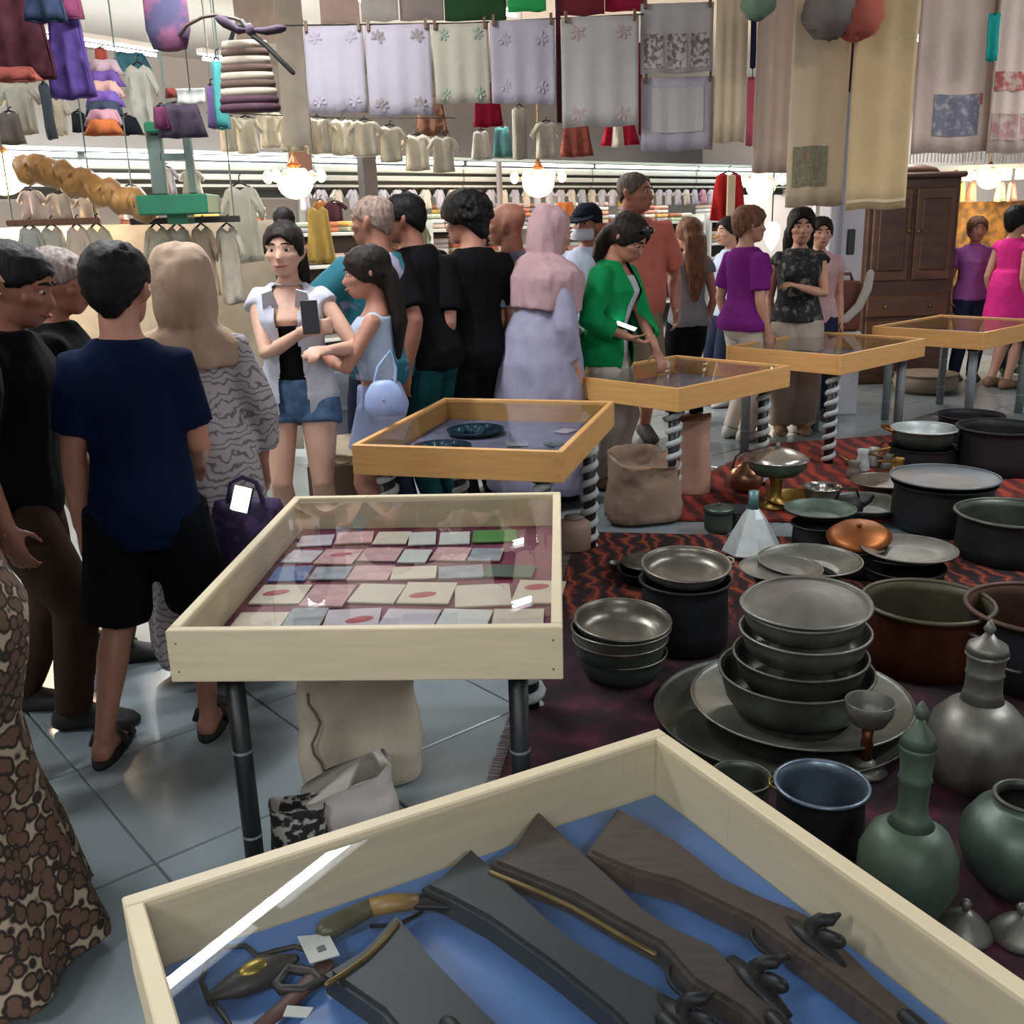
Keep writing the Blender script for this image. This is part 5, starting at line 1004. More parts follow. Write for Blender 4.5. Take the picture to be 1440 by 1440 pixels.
# ---------------------------------------------------------------- hung textiles
def hang(name, label, cat, x0, x1, y0, y1, Y, m, group=None, ztop=None, fold=.007, nf=3, slant=0, motifs=(), seed=0, fringe=None, taper=0, dep=0, clip=True):
    """a hanging cloth; (x0, x1) its side edges near its middle, y0/y1 its top and bottom in the photo"""
    ym = (max(y0, 0)+y1)/2
    a, b_ = aty(x0, ym, Y), aty(x1, ym, Y); zt = ztop if ztop else aty((x0+x1)/2, y0, Y).z; zb = aty((x0+x1)/2, y1, Y).z
    W, H = b_.x-a.x, zt-zb; c = V(((a.x+b_.x)/2, Y, zt)); t = thing(name, label, cat, c, dep, group)
    n, k = 18, max(6, int(H/.10)); 
    def pos(u, v_, off=0): return V(((u-.5)*W*(1+taper*v_), fold*math.sin(nf*2*PI*u+seed)*(.3+.7*v_)+.006*math.sin(5*v_+seed)+off, -v_*H+slant*(u-.5)*v_+.004*math.sin(u*9+seed)*v_))
    b = B(); f = [[pos(i/n, j/k) for i in range(n+1)] for j in range(k+1)]; g = [[pos(i/n, j/k, .006) for i in range(n+1)] for j in range(k+1)]
    rings(b, [list(p)+list(q)[::-1] for p, q in zip(f, g)]); 
    obj('cloth_panel', b, m, t, True)
    if clip:
        for u in (.06, .94): b = B(); box(b, pos(u, .0)+V((0, -.008, 0)), (.014, .02, .05)); obj('peg', b, WOODB, t)
    for mo in motifs:
        u, v_, ru, rv, mm = mo[:5]; b = B(); kind = mo[5] if len(mo) > 5 else 'flower'
        if kind == 'flower':
            for i in range(7):
                aa = i*.9+seed; r_ = .62 if i else 0
                uu, vv = u+ru*r_*math.cos(aa), v_+rv*r_*math.sin(aa)
                cen = pos(uu, vv, -.003); M = Matrix.Translation(cen) @ Matrix.Rotation(aa, 4, 'Y') @ Matrix.Diagonal((ru*W*.42, .0016, rv*H*.24, 1)); bmesh.ops.create_uvsphere(b, u_segments=8, v_segments=5, radius=1, matrix=M)
        else:
            rr = [[pos(u-ru+2*ru*i/6, v_-rv+2*rv*j/4, -.004) for i in range(7)] for j in range(5)]
            rings(b, [p+[q+V((0, .003, 0)) for q in p][::-1] for p in rr])
        obj('embroidery', b, mm, t)
    if fringe:
        b = B()
        for i in range(int(W/.018)):
            p = pos(i*.018/W, 1); tube(b, [p, p+V((.004*math.sin(i), 0, -.045))], .003, 4)
        fo = obj('fringe', b, fringe, t); fo['kind'] = 'stuff'
    return t
LW = cloth('#a39ca4', 'lilac white linen', var=.03); CW_ = cloth('#a8a191', 'cream linen', var=.03); WW = cloth('#aea8a4', 'white linen', var=.03); BG = cloth('#c8b598', 'beige linen weave', var=.05); BP = cloth('#c6b2a4', 'pinkish linen', var=.04); TANL = cloth('#c6ab82', 'tan linen', var=.06)
ML = mat('grey lilac thread', '#a097a3', .9); MG = mat('green thread', '#8b9683', .9); MR = mat('rose thread', '#a99a95', .9); MD = mat('dark thread', '#857c7c', .9); MO = mat('olive thread', '#7f7c62', .9, var=.3, scale=60); MRED = mat('red thread', '#a5524c', .9); MB = mat('blue grey thread', '#75757f', .9, var=.35, scale=50)
ROW = 5.4
MDP = mat('dark frame embroidery', '#b0a8a4', .9, col2='#6a615e', kind='noise', scale=42, thr=(.44, .56)); MBP = mat('blue grey medallion', '#a39a98', .9, col2='#6c6d7b', kind='noise', scale=26, thr=(.36, .52)); MREDP = mat('red band embroidery', '#b59a90', .9, col2='#a5514e', kind='noise', scale=24, thr=(.45, .55)); MRP = mat('rose band embroidery', '#b3a096', .9, col2='#a77f78', kind='noise', scale=24, thr=(.45, .55))
four = lambda m, a=.2, b=.13: [(a, b, .11, .08, m), (1-a, b, .11, .08, m), (a, 1-b, .11, .08, m), (1-a, 1-b, .11, .08, m)]
PG = 'embroidered white cloths pegged in a row'
hang('embroidered_cloth', 'lilac white embroidered cloth, leftmost of the pegged row', 'cloth', 430, 513, 36, 159, ROW, LW, PG, motifs=four(ML), seed=1)
hang('embroidered_cloth', 'lilac white embroidered cloth with dark corner sprigs, second in pegged row', 'cloth', 516, 607, 34, 163, ROW-.02, LW, PG, motifs=four(MD), seed=2)
hang('embroidered_cloth', 'cream cloth with green corner sprigs, third in pegged row', 'cloth', 609, 688, 33, 145, ROW, CW_, PG, motifs=four(MG), seed=3)
hang('embroidered_cloth', 'lilac white cloth slightly tilted, fourth in pegged row', 'cloth', 690, 781, 28, 146, ROW-.02, LW, PG, motifs=four(ML, .22, .22), seed=4, slant=-.02)
hang('embroidered_cloth', 'large white cloth with rose corner sprigs, fifth in pegged row', 'cloth', 790, 898, 23, 178, ROW, WW, PG, motifs=four(MR), seed=5)
hang('embroidered_cloth', 'white cloth with three dark motifs side by side', 'cloth', 901, 1003, 4, 103, ROW+.02, WW, PG, motifs=[(x_, .68, .13, .25, MDP, 'panel') for x_ in (.18, .5, .82)], seed=6)
hang('embroidered_cloth', 'plain white cloth beneath the one with three dark motifs', 'cloth', 902, 1003, 108, 212, ROW+.04, LW, PG, motifs=[(.5, .45, .36, .3, WW, 'panel')], seed=7)
RGp = 'long linen runners hanging at the right'
hang('linen_runner', 'short beige linen runner right of the three motif cloth', 'runner', 1006, 1050, -40, 200, ROW, BG, RGp, seed=8, fold=.006)
hang('linen_runner', 'plain pinkish linen runner right of the navy ribbon', 'runner', 1062, 1113, -60, 242, ROW+.05, BP, RGp, seed=9, fold=.006)
hang('linen_runner', 'beige linen runner with olive embroidered panel and red spot', 'runner', 1111, 1192, -60, 290, ROW-.15, BG, RGp, seed=10, fold=.006, motifs=[(.40, .83, .30, .085, MO, 'panel'), (.22, .79, .10, .022, MRED, 'panel')])
hang('linen_runner', 'wide tan linen runner hanging lowest, with stitched hem', 'runner', 1197, 1283, -80, 294, ROW-.35, TANL, RGp, seed=11, fold=.008, nf=2, motifs=[(.5, .965, .49, .006, BG, 'panel')])
hang('linen_runner', 'pinkish linen runner with blue grey embroidered medallion', 'runner', 1288, 1396, -60, 215, ROW, BP, RGp, seed=12, motifs=[(.56, .80, .30, .11, MBP, 'panel'), (.84, .72, .05, .03, MRED, 'panel')], fringe=WW)
hang('linen_runner', 'pale linen runner with red embroidered bands at right edge', 'runner', 1397, 1470, -60, 215, ROW-.05, BP, RGp, seed=13, motifs=[(.5, .62, .46, .05, MREDP, 'panel'), (.5, .86, .46, .07, MRP, 'panel')], fringe=WW)
WIRE = mat('wire', '#3a3634', .5, .5)
# coloured ribbons and upper cloths
def rib(label, x0, x1, y0, y1, Y, c, nm='ribbon'):
    r_ = hang(nm, label, 'ribbon' if nm == 'ribbon' else 'cloth', x0, x1, y0, y1, Y, cloth(c, 'rib '+c), None, fold=.004, nf=1, seed=x0, clip=False)
    if 3.38 > r_.location.z: b = B(); tube(b, [(0, 0, -.01), (0, 0, 3.40-r_.location.z)], .0025, 5); obj('cord', b, WIRE, r_)
rib('narrow navy ribbon hanging left of pinkish runner', 1056, 1064, -20, 96, 5.5, '#2b2f52'); rib('narrow pink ribbon below the navy ribbon', 1050, 1063, 108, 205, 5.6, '#c46a86'); rib('dark maroon ribbon between white cloths of pegged row', 782, 789, -20, 172, 5.5, '#4a2530')
rib('dark maroon ribbon beside the wide tan runner', 1190, 1200, 20, 128, 5.3, '#4d2228'); rib('dark red ribbon right of the large white cloth', 898, 903, 60, 190, 5.5, '#8a2a36'); rib('teal ribbon hanging near the right edge', 1389, 1405, 18, 86, 5.2, '#1f8d86'); rib('brown ribbon left of olive panel runner', 1104, 1112, -10, 132, 5.5, '#6d5648')
rib('pinkish cloth at the top above leftmost pegged cloths', 450, 505, -70, 33, 5.9, '#b59a8c', 'hung_cloth'); rib('pale cloth at top above the second pegged cloth', 508, 560, -70, 30, 5.9, '#b8b0a4', 'hung_cloth'); rib('mauve grey cloth at top above third pegged cloth', 562, 624, -70, 28, 5.95, '#a69892', 'hung_cloth')
rib('dark green scarf at top above cream green cloth', 625, 712, -60, 28, 5.7, '#2b4a2c', 'scarf'); rib('bright green scarf at top beside dark green scarf', 714, 768, -60, 16, 5.6, '#2f9a52', 'scarf'); rib('dark red scarf at the top above large white cloth', 785, 850, -60, 22, 5.7, '#6d2a34', 'scarf'); rib('crimson scarf at the top left of three motif cloth', 851, 908, -60, 15, 5.75, '#8c1f3c', 'scarf')
rib('cream cloth strip hanging behind striped knit bag', 392, 430, -60, 205, 6.6, '#b9b0a0', 'hung_cloth'); rib('pale rose cloth behind the cream strip', 330, 392, -60, 60, 6.9, '#b3a49c', 'hung_cloth')
# background cloths under the pegged row
def bl(label, x0, x1, y0, y1, Y, c, sl=True, name='blouse', seed=0, fl=1.15, hg=True, group=None):
    a, b_ = aty(x0, y0, Y), aty(x1, y0, Y); h_ = aty(x0, y0, Y).z-aty(x0, y1, Y).z
    o_ = blouse(name, label, ((a.x+b_.x)/2, Y, a.z), b_.x-a.x, h_, cloth(c, 'garment '+c), random.uniform(-.2, .2), sleeves=sl, seed=seed, flare=fl, hanger=hg, group=group)
    if name in ('ribbon', 'scarf') and a.z < 3.3: b = B(); tube(b, [(0, 0, -.02), (0, 0, 3.40-a.z)], .0025, 5); obj('cord', b, mat('thin cord', '#6d6660', .8), o_)
    return o_
for i, (x, y, w_) in enumerate(((318, 163, 36), (345, 166, 44), (378, 158, 46), (408, 163, 48), (446, 166, 50), (480, 168, 44), (512, 170, 50), (548, 178, 46), (585, 190, 50), (622, 192, 44))):
    bl('cream blouse %s' % ['left of the others, behind the striped knit bag', 'below the striped knit bag', 'below the diagonal leather strap', 'hung left of brown board', 'hung right of brown board', 'hung just left of the dark post', 'hung above the dark post', 'hung right of the dark post', 'under second pegged cloth', 'under the cream green cloth'][i], x-w_*.55, x+w_*.55, y, y+52, 7.0+.1*(i % 3), '#c0b9a6', seed=i, group='cream blouses hung behind the pegged row')
bl('brown woven wrap hanging below the second pegged cloth', 578, 632, 136, 192, 7.4, '#6b4b3a', False, 'wrap', 3, 1.7); bl('crimson wrap hanging below cream green cloth', 662, 708, 120, 180, 6.6, '#8e1830', False, 'wrap', 4, 1.7); bl('dull red wrap under the large white cloth', 784, 836, 172, 222, 7.6, '#85483f', False, 'wrap', 5, 1.7); bl('bright red wrap under the large white cloth, to its right', 842, 902, 170, 206, 7.7, '#a01f34', False, 'wrap', 6, 1.7)
bl('cream trousers hanging under the fourth pegged cloth', 714, 746, 150, 226, 7.2, '#bdb9a8', False, 'trousers', 7); bl('cream blouse under fourth pegged cloth, right part', 745, 790, 172, 224, 7.3, '#bab4a4', True, seed=8); bl('cream apron hanging right of the crimson wrap', 660, 692, 184, 226, 7.3, '#c0baaa', False, 'apron', 9, 1.7); bl('green and blue striped scarf below crimson wrap', 690, 722, 178, 222, 7.8, '#4f7a78', False, 'wrap', 10, 1.6); bl('cream cap cover hanging between red wraps', 858, 880, 176, 208, 7.4, '#c2bdaa', False, 'apron', 11, 1.5)
# wires carrying the rows
def wire(label, p, q, r=.004): b = B(); m_ = (p+q)/2; tube(b, [p-m_, m_*0+V((0, 0, -.015)), q-m_], r, 6); o = obj('hanging_wire', b, WIRE, None, loc=m_); tag(o, label, 'wire')
wire('thin wire holding the pegged embroidered cloths', aty(395, 36, ROW+.01), aty(905, 20, ROW+.01)); wire('thin wire above the crowd holding cream blouses', aty(290, 158, 7.1), aty(640, 166, 7.1))
wire('thin wire high up carrying linen runners', V((1.0, ROW, 2.98)), V((3.6, ROW, 3.02)))
# left: dark garments, bags
bl('dark maroon tunic with coral hem at top left', -45, 68, -40, 118, 4.6, '#43222a', True, 'tunic', 21, 1.5); b_ = bl('coral edged skirt below the maroon tunic', -30, 60, 95, 117, 4.55, '#8d4a42', False, 'skirt', 22, 1.8, False)
bl('navy knitted cap hanging in front of maroon tunic', 28, 88, -25, 33, 4.4, '#232c3e', False, 'cap', 23, 1.7); bl('bright purple shawl hanging left of tube light', 56, 120, 18, 142, 4.7, '#4c3a72', False, 'shawl', 24, 1.9); bl('magenta scarf above the purple shawl', 82, 108, -30, 28, 4.65, '#70364f', False, 'scarf', 25, 1.7)
bl('white embroidered blouse under the maroon tunic', -10, 56, 117, 192, 5.6, '#b8b5a4', True, seed=26); bl('grey brown skirt under white embroidered blouse', -5, 30, 158, 205, 5.5, '#6f6660', False, 'skirt', 27, 1.8); bl('pale blouse below the purple shawl', 68, 96, 140, 192, 5.8, '#bcb5a3', True, seed=28); bl('dark vest beside pale blouse', 96, 122, 158, 187, 5.9, '#22262d', False, 'vest', 29, 1.5); bl('slate scarf under the purple shawl', 52, 70, 118, 198, 5.5, '#454c52', False, 'scarf', 30, 1.6)
for i, (y, c) in enumerate(((92, '#b59aa0'), (108, '#6a4f8f'), (122, '#c39b90'), (136, '#6f5498'), (150, '#3b4350'), (162, '#b98a93'), (176, '#b5653a'))): bl('%s knitted shawl layered in the colourful bundle beside purple shawl' % ['rosy', 'violet', 'salmon', 'purple', 'slate', 'pink', 'orange'][i], 118, 172, y-8, y+16, 5.2-.03*i, c, False, 'shawl', 31+i, 1.85, False)
bl('cream long shirt right of the colourful bundle', 168, 220, 92, 192, 5.6, '#bbb8a9', True, 'shirt', 40); bl('black skirt beneath the cream long shirt', 156, 196, 164, 191, 5.5, '#1f242a', False, 'skirt', 41, 1.8); bl('plum skirt hanging above the green scale', 212, 292, 146, 196, 5.0, '#4d4450', False, 'skirt', 42, 1.6); bl('magenta pouch left of plum skirt', 212, 236, 150, 182, 4.95, '#703a58', False, 'pouch', 43, 1.7); bl('teal and pink ribbon bundle left of striped knit bag', 294, 314, 84, 184, 5.1, '#4f9a98', False, 'ribbon', 44, 1.7); bl('lilac scarf below the teal ribbon bundle', 288, 304, 120, 182, 5.2, '#83699a', False, 'scarf', 45, 1.7); bl('teal cushion cover behind tube light', 152, 212, 74, 102, 7.4, '#3f7488', False, 'cushion', 46, 1.8, False); bl('coral knit ball cover under the tube light', 130, 152, 68, 90, 6.0, '#c05c54', False, 'cap', 47, 1.6)
o = hang('paper_tag', 'white cardboard tag above plum skirt', 'tag', 248, 288, 124, 146, 4.9, PAPER, clip=False, fold=.002); b = B(); tube(b, [(0, 0, -.01), (0, 0, 3.40-o.location.z)], .0025, 5); obj('cord', b, WIRE, o)
bl('red label pouch left of the white cardboard tag', 230, 248, 124, 138, 4.88, '#7d3a34', False, 'pouch', 48, 1.7, False)
# purple bag with leather strap, and striped knit bag
c = aty(234, 20, 4.5); t = thing('hanging_bag', 'purple and pink woven bag hanging at the top', 'bag', c)
b = B(); rr = []
for z, w_ in ((-.14, .03), (-.13, .07), (-.06, .092), (.05, .09), (.16, .085), (.17, .07)): rr.append([V((w_*math.cos(2*PI*i/20), .05*math.sin(2*PI*i/20)*w_/.09, z)) for i in range(20)])
rings(b, rr); obj('bag_body', b, mat('purple woven', '#7a4560', .85, col2='#3a3552', kind='noise', scale=7, thr=(.42, .56)), t, True)
pts = [aty(*q, 4.45)-c for q in ((252, 52), (262, 36), (285, 24), (305, 21), (330, 26), (345, 32))]; b = B(); tube(b, pts, .014, 8, flat=.5); obj('leather_strap', b, mat('strap leather', '#4c3b33', .5, var=.2), t, True)
b = B(); tube(b, [aty(*q, 4.4)-c for q in ((340, 30), (355, 50), (372, 62), (392, 82), (412, 102))], .010, 8, round_ends=True); obj('strap_end', b, DKL, t, True)
c = aty(352, 42, 4.4); t = thing('cloth_bow', 'dark plum bow tied above the striped knit bag', 'bow', c); b = B(); tube(b, [(-.10, 0, .03), (-.05, .01, .0), (0, 0, 0)], [.04, .028, .012], 10, flat=.5, round_ends=True); obj('loop', b, cloth('#463b47', 'plum cloth'), t, True); b = B(); tube(b, [(0, 0, 0), (.06, .01, -.005), (.115, 0, 0)], [.012, .03, .032], 10, flat=.5, round_ends=True); obj('loop', b, cloth('#463b47', 'plum cloth'), t, True); b = B(); ball(b, (0, 0, 0), .022, 10); obj('knot', b, cloth('#463b47', 'plum cloth'), t, True)
c = aty(343, 58, 4.5); t = thing('knit_bag', 'brown and cream striped knitted bag with plum bottom', 'bag', c); H_ = c.z-aty(343, 158, 4.5).z
for i in range(9):
    z0_, z1_ = -H_*i/9, -H_*(i+1)/9; b = B(); W_ = .095+.004*i
    lathe(b, [(W_*.97, z0_), (W_*1.02, (z0_+z1_)/2), (W_*.97, z1_+.0005)], 24, sy=.42); obj('knit_band', b, cloth(['#a99c8c', '#5a4a40'][i % 2] if i < 7 else '#4d3840', 'knit %d' % (i % 2 if i < 7 else 7)), t, True)
b = B(); tube(b, [(-.06, 0, -.01), (-.03, 0, .06), (.03, 0, .06), (.06, 0, -.01)], .01, 8); obj('handle', b, DKL, t, True)
# gold ruffle garland
GOLD = mat('gold ruffle satin', '#a8783a', .5, var=.25, scale=9, sheen=.3)
b = B(); P_ = [aty(*q, 5.3) for q in ((36, 236), (70, 242), (105, 254), (140, 268), (175, 281), (207, 292))]; c = P_[2].copy()
pts, rad = [], []
for i in range(60):
    f = i/59*5; k = min(4, int(f)); pts.append(P_[k].lerp(P_[k+1], f-k)-c+V((0, 0, -.012*math.sin(i*.9)))); rad.append(.066*(1+.16*math.sin(i*1.45)+.08*math.sin(i*3.3)))
tube(b, pts, rad, 16, round_ends=True)
for v in b.verts: v.co += v.co.normalized()*.012*noise.noise(v.co*24)
o = obj('ruffle_garland', b, GOLD, None, True, loc=c); tag(o, 'gold ruffled fabric garland slanting down toward the green scale', 'garland')
# green scale
GRP = mat('green enamel', '#1f6d4f', .45, var=.12); GRG = mat('grey green metal', '#6b7d74', .45, .3)
c = aty(254, 302, 5.2); t = thing('market_scale', 'green painted scale with tray and tall grey green frame', 'scale', (c.x, c.y, c.z)); W_ = 93*5.2/1400
zt = aty(254, 180, 5.2).z-c.z
b = B(); box(b, (0, 0, .047), (W_, .24, .092), bev=.006); obj('tray_box', b, GRP, t); b = B(); box(b, (-.01, 0, zt), (.19, .16, .05), bev=.008); obj('top_plate', b, GRP, t); b = B(); box(b, (0, 0, -.022), (.10, .12, .045)); obj('pedestal', b, GRP, t)
for x_, w_ in ((-.085, .075), (.075, .04)): b = B(); box(b, (x_, 0, .09+(zt-.11)/2), (w_, .04, zt-.12), bev=.008); obj('upright', b, GRG, t)
b = B(); box(b, (.0, -.01, .09+(zt-.11)*.62), (.12, .02, .03)); obj('cross_bar', b, GRG, t)
b = B(); tube(b, [(-.01, 0, zt+.02), (-.01, 0, 3.38-c.z)], .006, 6); obj('hanger_rod', b, GRG, t)
# wooden rails with cream garments
for k, (x0, x1, y, dark) in enumerate(((10, 142, 314, 0), (183, 338, 312, 1))):
    a, b_ = aty(x0, y, 5.4), aty(x1, y, 5.4); t = thing('clothes_rail', ['brown wooden clothes rail at far left', 'dark wooden clothes rail under the green scale'][k], 'rail', (a.x, 5.4, 0))
    b = B(); box(b, ((b_.x-a.x)/2, 0, a.z), (b_.x-a.x, .03, .032), bev=.005); obj('cross_bar', b, WOODB if not dark else DKW, t)
    for x_ in (.03, b_.x-a.x-.03):
        b = B(); tube(b, [(x_, 0, a.z), (x_, .02, 3.40)], .004, 6); obj('hanger_rod', b, GRG, t)
for i, (x0, x1, y1, c) in enumerate(((22, 60, 400, '#a9aba0'), (52, 92, 420, '#b7b3a2'), (88, 128, 430, '#c0ab98'), (112, 160, 440, '#bdb49f'), (196, 244, 440, '#b7ad97'), (226, 272, 430, '#b0a793'), (262, 304, 420, '#bca58d'), (296, 342, 430, '#b5ab99'))):
    bl('%s long shirt on %s' % (['greyish', 'cream', 'pinkish', 'pale cream', 'buff', 'light buff', 'peach', 'grey cream'][i], 'brown rail at far left' if i < 3 else 'gap between the two rails' if i == 3 else 'dark rail under green scale'), x0, x1, 319, y1, 5.42+.03*(i % 2), c, True, 'shirt', 50+i, 1.35, group='long shirts on the wooden rails')
for i, (x0, x1, y0, y1, Y, c) in enumerate(((22, 62, 268, 310, 6.2, '#b8a398'), (60, 104, 272, 312, 6.3, '#b3a699'), (100, 142, 278, 314, 6.2, '#c2ab93'), (302, 372, 262, 372, 6.0, '#bdb8a8'), (160, 205, 262, 310, 6.8, '#b7b0b4'), (216, 250, 236, 276, 6.8, '#b0adb3'), (250, 286, 240, 276, 6.9, '#b9b5a6'))):
    bl('%s' % ['rosy white blouse behind brown rail', 'cream blouse behind the gold garland', 'warm cream blouse under gold garland', 'big cream gown between green scale and chandelier', 'lilac white blouse behind garland end', 'lilac white blouse behind green scale frame', 'cream blouse seen through green scale frame'][i], x0, x1, y0, y1, Y, c, True, 'blouse' if i != 3 else 'gown', 60+i, 1.3)
hang('curtain', 'wide cream curtain behind the clothes rails at left', 'curtain', -120, 415, 316, 640, 6.75, cloth('#b9ae9c', 'cream curtain'), fold=.03, nf=11, clip=False)
for px, py, c, r_ in ((1168, 14, '#77706a', .125), (1208, 20, '#b06052', .11), (1066, 4, '#6f8470', .075)):
    p = aty(px, py, 5.0); b = B(); ball(b, (0, 0, 0), r_, 20)
    for v in b.verts: v.co *= 1+.22*noise.noise(v.co*34)
    o = obj('yarn_pompom', b, cloth(c, 'yarn '+c), None, True, loc=p); tag(o, {'#77706a': 'big grey yarn pompom at the top before the runners', '#b06052': 'coral yarn pompom at the top beside the grey one', '#6f8470': 'green yarn pompom at the top above navy ribbon'}[c], 'pompom'); b = B(); tube(b, [(0, 0, r_*.9), (0, 0, 3.4-p.z)], .004, 6); obj('cord', b, WIRE, o)
# yellow scarf, red waistcoat
bl('yellow scarf hanging beside white shirt woman', 424, 468, 292, 372, 6.5, '#b99a54', False, 'scarf', 70, 1.7, False); bl('plum blouse on the shelves above yellow scarf', 452, 488, 284, 312, 7.2, '#5a3a44', True, 'blouse', 71); bl('orange blouse left of plum blouse', 438, 462, 282, 330, 7.25, '#b07848', True, 'blouse', 72)
t = bl('red waistcoat with beige middle hanging before chandelier', 998, 1052, 244, 312, 8.6, '#a82828', False, 'waistcoat', 73, 1.8); b = B(); box(b, (0, -.075, -.2), (.07, .02, .36), bev=.008); obj('beige_panel', b, BG, t)
bl('orange cloth draped behind bald man in grey blue', 776, 812, 284, 312, 8.8, '#b86a3a', False, 'wrap', 74, 1.8, False); bl('sage jacket hung behind curly haired man', 576, 606, 318, 372, 7.0, '#a5a886', True, 'jacket', 75); bl('coral cloth behind the bald man in grey blue', 652, 684, 312, 345, 8.4, '#b0685f', False, 'wrap', 76, 1.7, False)
# ---------------------------------------------------------------- right: pillar, wardrobe, curtain
PIL = mat('white pillar paint', '#b9bac0', .6, var=.03)
a, b_ = aty(1163, 340, 8.0), aty(1212, 340, 8.0); w_ = b_.x-a.x; px_ = (a.x+b_.x)/2
t = thing('pillar', 'white square pillar with black slot behind the hanging runners', 'pillar', (px_, 8.1, 0)); b = B(); box(b, (0, 0, 1.7), (w_, .28, 3.39), bev=.008); obj('shaft', b, PIL, t); b = B(); z_ = aty(1195, 340, 8).z; box(b, (.035, -.145, z_), (.06, .02, .19), bev=.006); obj('black_slot', b, BLACKP, t)
b = B(); box(b, (-.06, -.15, 1.7), (.035, .03, 3.38)); obj('conduit', b, mat('grey conduit', '#8b8c96', .5), t)
RDB = mat('red brown leather', '#5e2a20', .5, var=.2, scale=10)
c0, c1 = aty(1180, 465, 7.75), aty(1180, 395, 7.75); t = thing('plinth', 'white plinth with dark spot below red brown case', 'plinth', (c0.x, 7.75, 0)); b = B(); box(b, (0, 0, c0.z/2), (.26, .26, c0.z), bev=.006); obj('block', b, PIL, t); b = B(); ball(b, (.04, -.131, c0.z-.10), .03, 10, (1, .1, 1)); obj('dark_spot', b, mat('grey knob', '#5c5d60', .5), t)
t = thing('leather_case', 'red brown leather case standing on white plinth', 'case', (c0.x, 7.75, c0.z+.001)); h_ = c1.z-c0.z; b = B(); box(b, (0, 0, h_/2), (.25, .2, h_), bev=.02); obj('case_body', b, RDB, t); b = B(); tube(b, [(-.08, 0, h_-.01), (-.06, 0, h_+.05), (.06, 0, h_+.05), (.08, 0, h_-.01)], .012, 8); obj('handle', b, RDB, t, True)
t = thing('white_cloth', 'white cloth draped over side of the red brown case', 'cloth', (c0.x, 7.55, c0.z)); b = B(); tube(b, [aty(*q, 7.55)-V((c0.x, 7.55, c0.z)) for q in ((1224, 385), (1220, 405), (1208, 430), (1190, 448), (1170, 450))], [.03, .035, .035, .035, .05], 12, flat=.5, round_ends=True); obj('cloth_fold', b, WW, t, True)
# wardrobe
WD = mat('dark walnut wardrobe', '#4b3022', .45, var=.35, scale=3, stretch=(1, 1, 4)); WD2 = mat('lighter walnut panel', '#5e3c25', .4, var=.4, scale=3, stretch=(1, 1, 4))
a, b_ = aty(1216, 400, 9.0), aty(1341, 400, 9.0); W_ = b_.x-a.x; zt = aty(1290, 243, 9.0).z; xm = (a.x+b_.x)/2
t = thing('wardrobe', 'old dark walnut wardrobe with two drawers at right', 'wardrobe', (xm, 9.3, 0)); b = B(); box(b, (0, 0, zt/2-.02), (W_, .55, zt-.04), bev=.01); obj('carcass', b, WD, t)
z_dr = aty(1270, 405, 9.0).z
for s in (-1, 1): b = B(); box(b, (s*W_*.235, -.285, (zt-.12+z_dr+.06)/2), (W_*.43, .03, zt-.12-z_dr-.06), bev=.012); d = obj('door', b, WD2, t); b = B(); box(b, (s*W_*.235, -.305, (zt-.12+z_dr+.06)/2), (W_*.30, .02, (zt-.12-z_dr)*.72), bev=.014); obj('door_panel', b, WD, d); b = B(); ball(b, (s*W_*.05, -.315, (zt+z_dr)/2), .016, 10); obj('knob', b, BRS, d, True)
for k in range(2): b = B(); z_ = z_dr-.06-.22*k-.1; box(b, (0, -.285, z_), (W_*.92, .03, .19), bev=.012); d = obj('drawer', b, WD2, t); [obj('knob', ball(B(), (s*W_*.25, -.312, z_), .016, 10), BRS, d, True) for s in (-1, 1)]
b = B(); box(b, (0, -.02, zt-.02), (W_*1.08, .62, .05), bev=.015); obj('cornice', b, WD, t); b = B(); lathe(b, [(W_*.42, zt), (W_*.36, zt+.05), (W_*.2, zt+.08), (.01, zt+.085)], 20, sy=.3); obj('crest', b, WD, t, True)
b = B(); box(b, (-W_/2-.06, .1, zt*.47), (.09, .35, zt*.94)); o = obj('wood_plank', b, mat('grey brown plank', '#5a4a42', .7, var=.2), None, loc=(xm, 9.3, 0)); tag(o, 'grey brown upright plank beside walnut wardrobe', 'plank')
c = at(1287, 545, 0); t = thing('pouf', 'beige round pouf on floor before the walnut wardrobe', 'pouf', (c.x, c.y-.2, 0)); b = B(); lathe(b, [(.20, 0), (.25, .03), (.27, .09), (.25, .15), (.18, .175), (.02, .18)], 30); obj('cushion', b, cloth('#8a7c6c', 'beige wool'), t, True); b = B(); tube(b, [(.255*math.cos(i*PI/16), .255*math.sin(i*PI/16), .155) for i in range(32)], .008, 6, closed=True); obj('piping', b, mat('pouf piping', '#6d6154', .8), t, True)
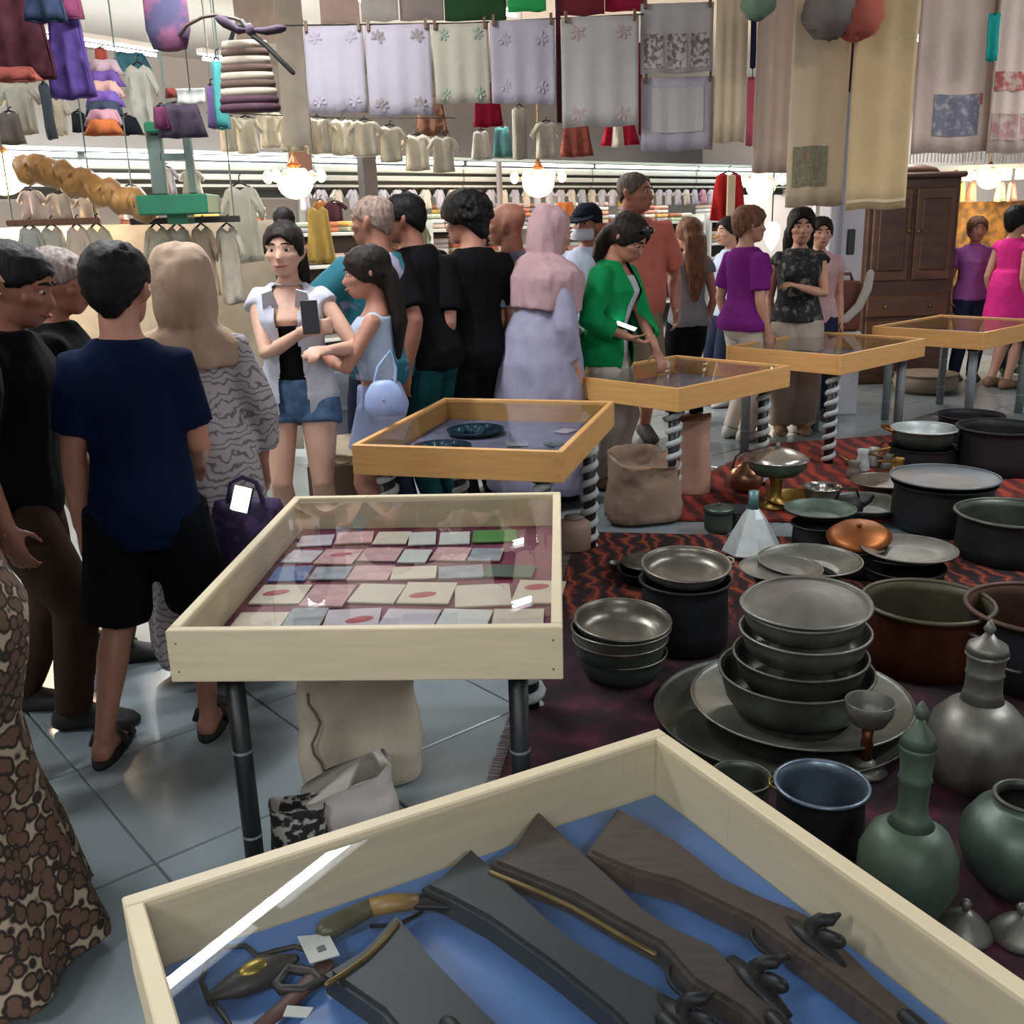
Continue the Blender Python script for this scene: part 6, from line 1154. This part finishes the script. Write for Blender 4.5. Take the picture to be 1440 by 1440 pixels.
# golden curtain stall
CUR = mat('golden brocade', '#8a6426', .7, col2='#4f3a1e', kind='noise', scale=9, thr=(.4, .6)); BST = mat('striped awning', '#a59a92', .7)
a, b_ = aty(1338, 290, 10.6), aty(1530, 290, 10.6); t = hang('curtain', 'golden brocade curtain behind the lilac and pink women', 'curtain', 1340, 1530, 282, 470, 10.6, CUR, fold=.05, nf=7, seed=3, clip=False)
t = thing('stall_canopy', 'pale lit stall canopy above golden curtain', 'canopy', (a.x-1.0, 10.4, 0)); z_ = aty(1400, 243, 10.4).z
b = B(); box(b, (1.6, 0, z_+.05), (4.2, .5, .04)); obj('canopy_roof', b, mat('canopy grey', '#8f9490', .7), t)
for i in range(22): b = B(); box(b, (-.4+.19*i, -.2, z_-.02), (.15, .03, .11), bev=.006); obj('valance_slat', b, STRIP if i % 2 and i > 7 else BOARD, t)
for x_ in (-.4, 3.6): b = B(); box(b, (x_, .1, z_/2), (.06, .06, z_)); obj('canopy_post', b, BOARD, t)
for i, (px, c) in enumerate(((1352, '#a9a860'), (1368, '#b5776a'), (1408, '#b5a088'), (1424, '#b98f86'))): bl('%s small scarf hung under the lit canopy at right' % ['yellow green', 'rosy', 'beige', 'pink'][i], px-8, px+8, 256, 284, 10.35, c, False, 'scarf', 80+i, 1.7, False)
c = at(1440, 545, 0); t = thing('green_rack', 'green metal rack cut by the right edge', 'rack', (c.x+.08, c.y, 0))
for z_ in (.15, .42, .69): b = B(); box(b, (0, 0, z_), (.4, .3, .025)); obj('rack_shelf', b, GRP, t)
for x_ in (-.19, .19):
    for y_ in (-.14, .14): b = B(); box(b, (x_, y_, .36), (.025, .025, .72)); obj('rack_leg', b, GRP, t)
# bright teardrop lamp between the two women
c = aty(1085, 331, 7.9); t = thing('pendant_lamp', 'glowing white teardrop lamp between purple shirt and floral blouse', 'lamp', c); b = B(); lathe(b, [(.004, -.115), (.03, -.08), (.058, -.02), (.066, .03), (.055, .075), (.02, .098)], 20); obj('shade', b, mat('lit white shade', '#e8f4e8', .3, emit='#eafff0', estr=2.5), t, True); b = B(); tube(b, [(0, 0, .095), (0, 0, 3.38-c.z)], .005, 6); obj('cord', b, WIRE, t)
bpy.data.scenes.remove(FS)
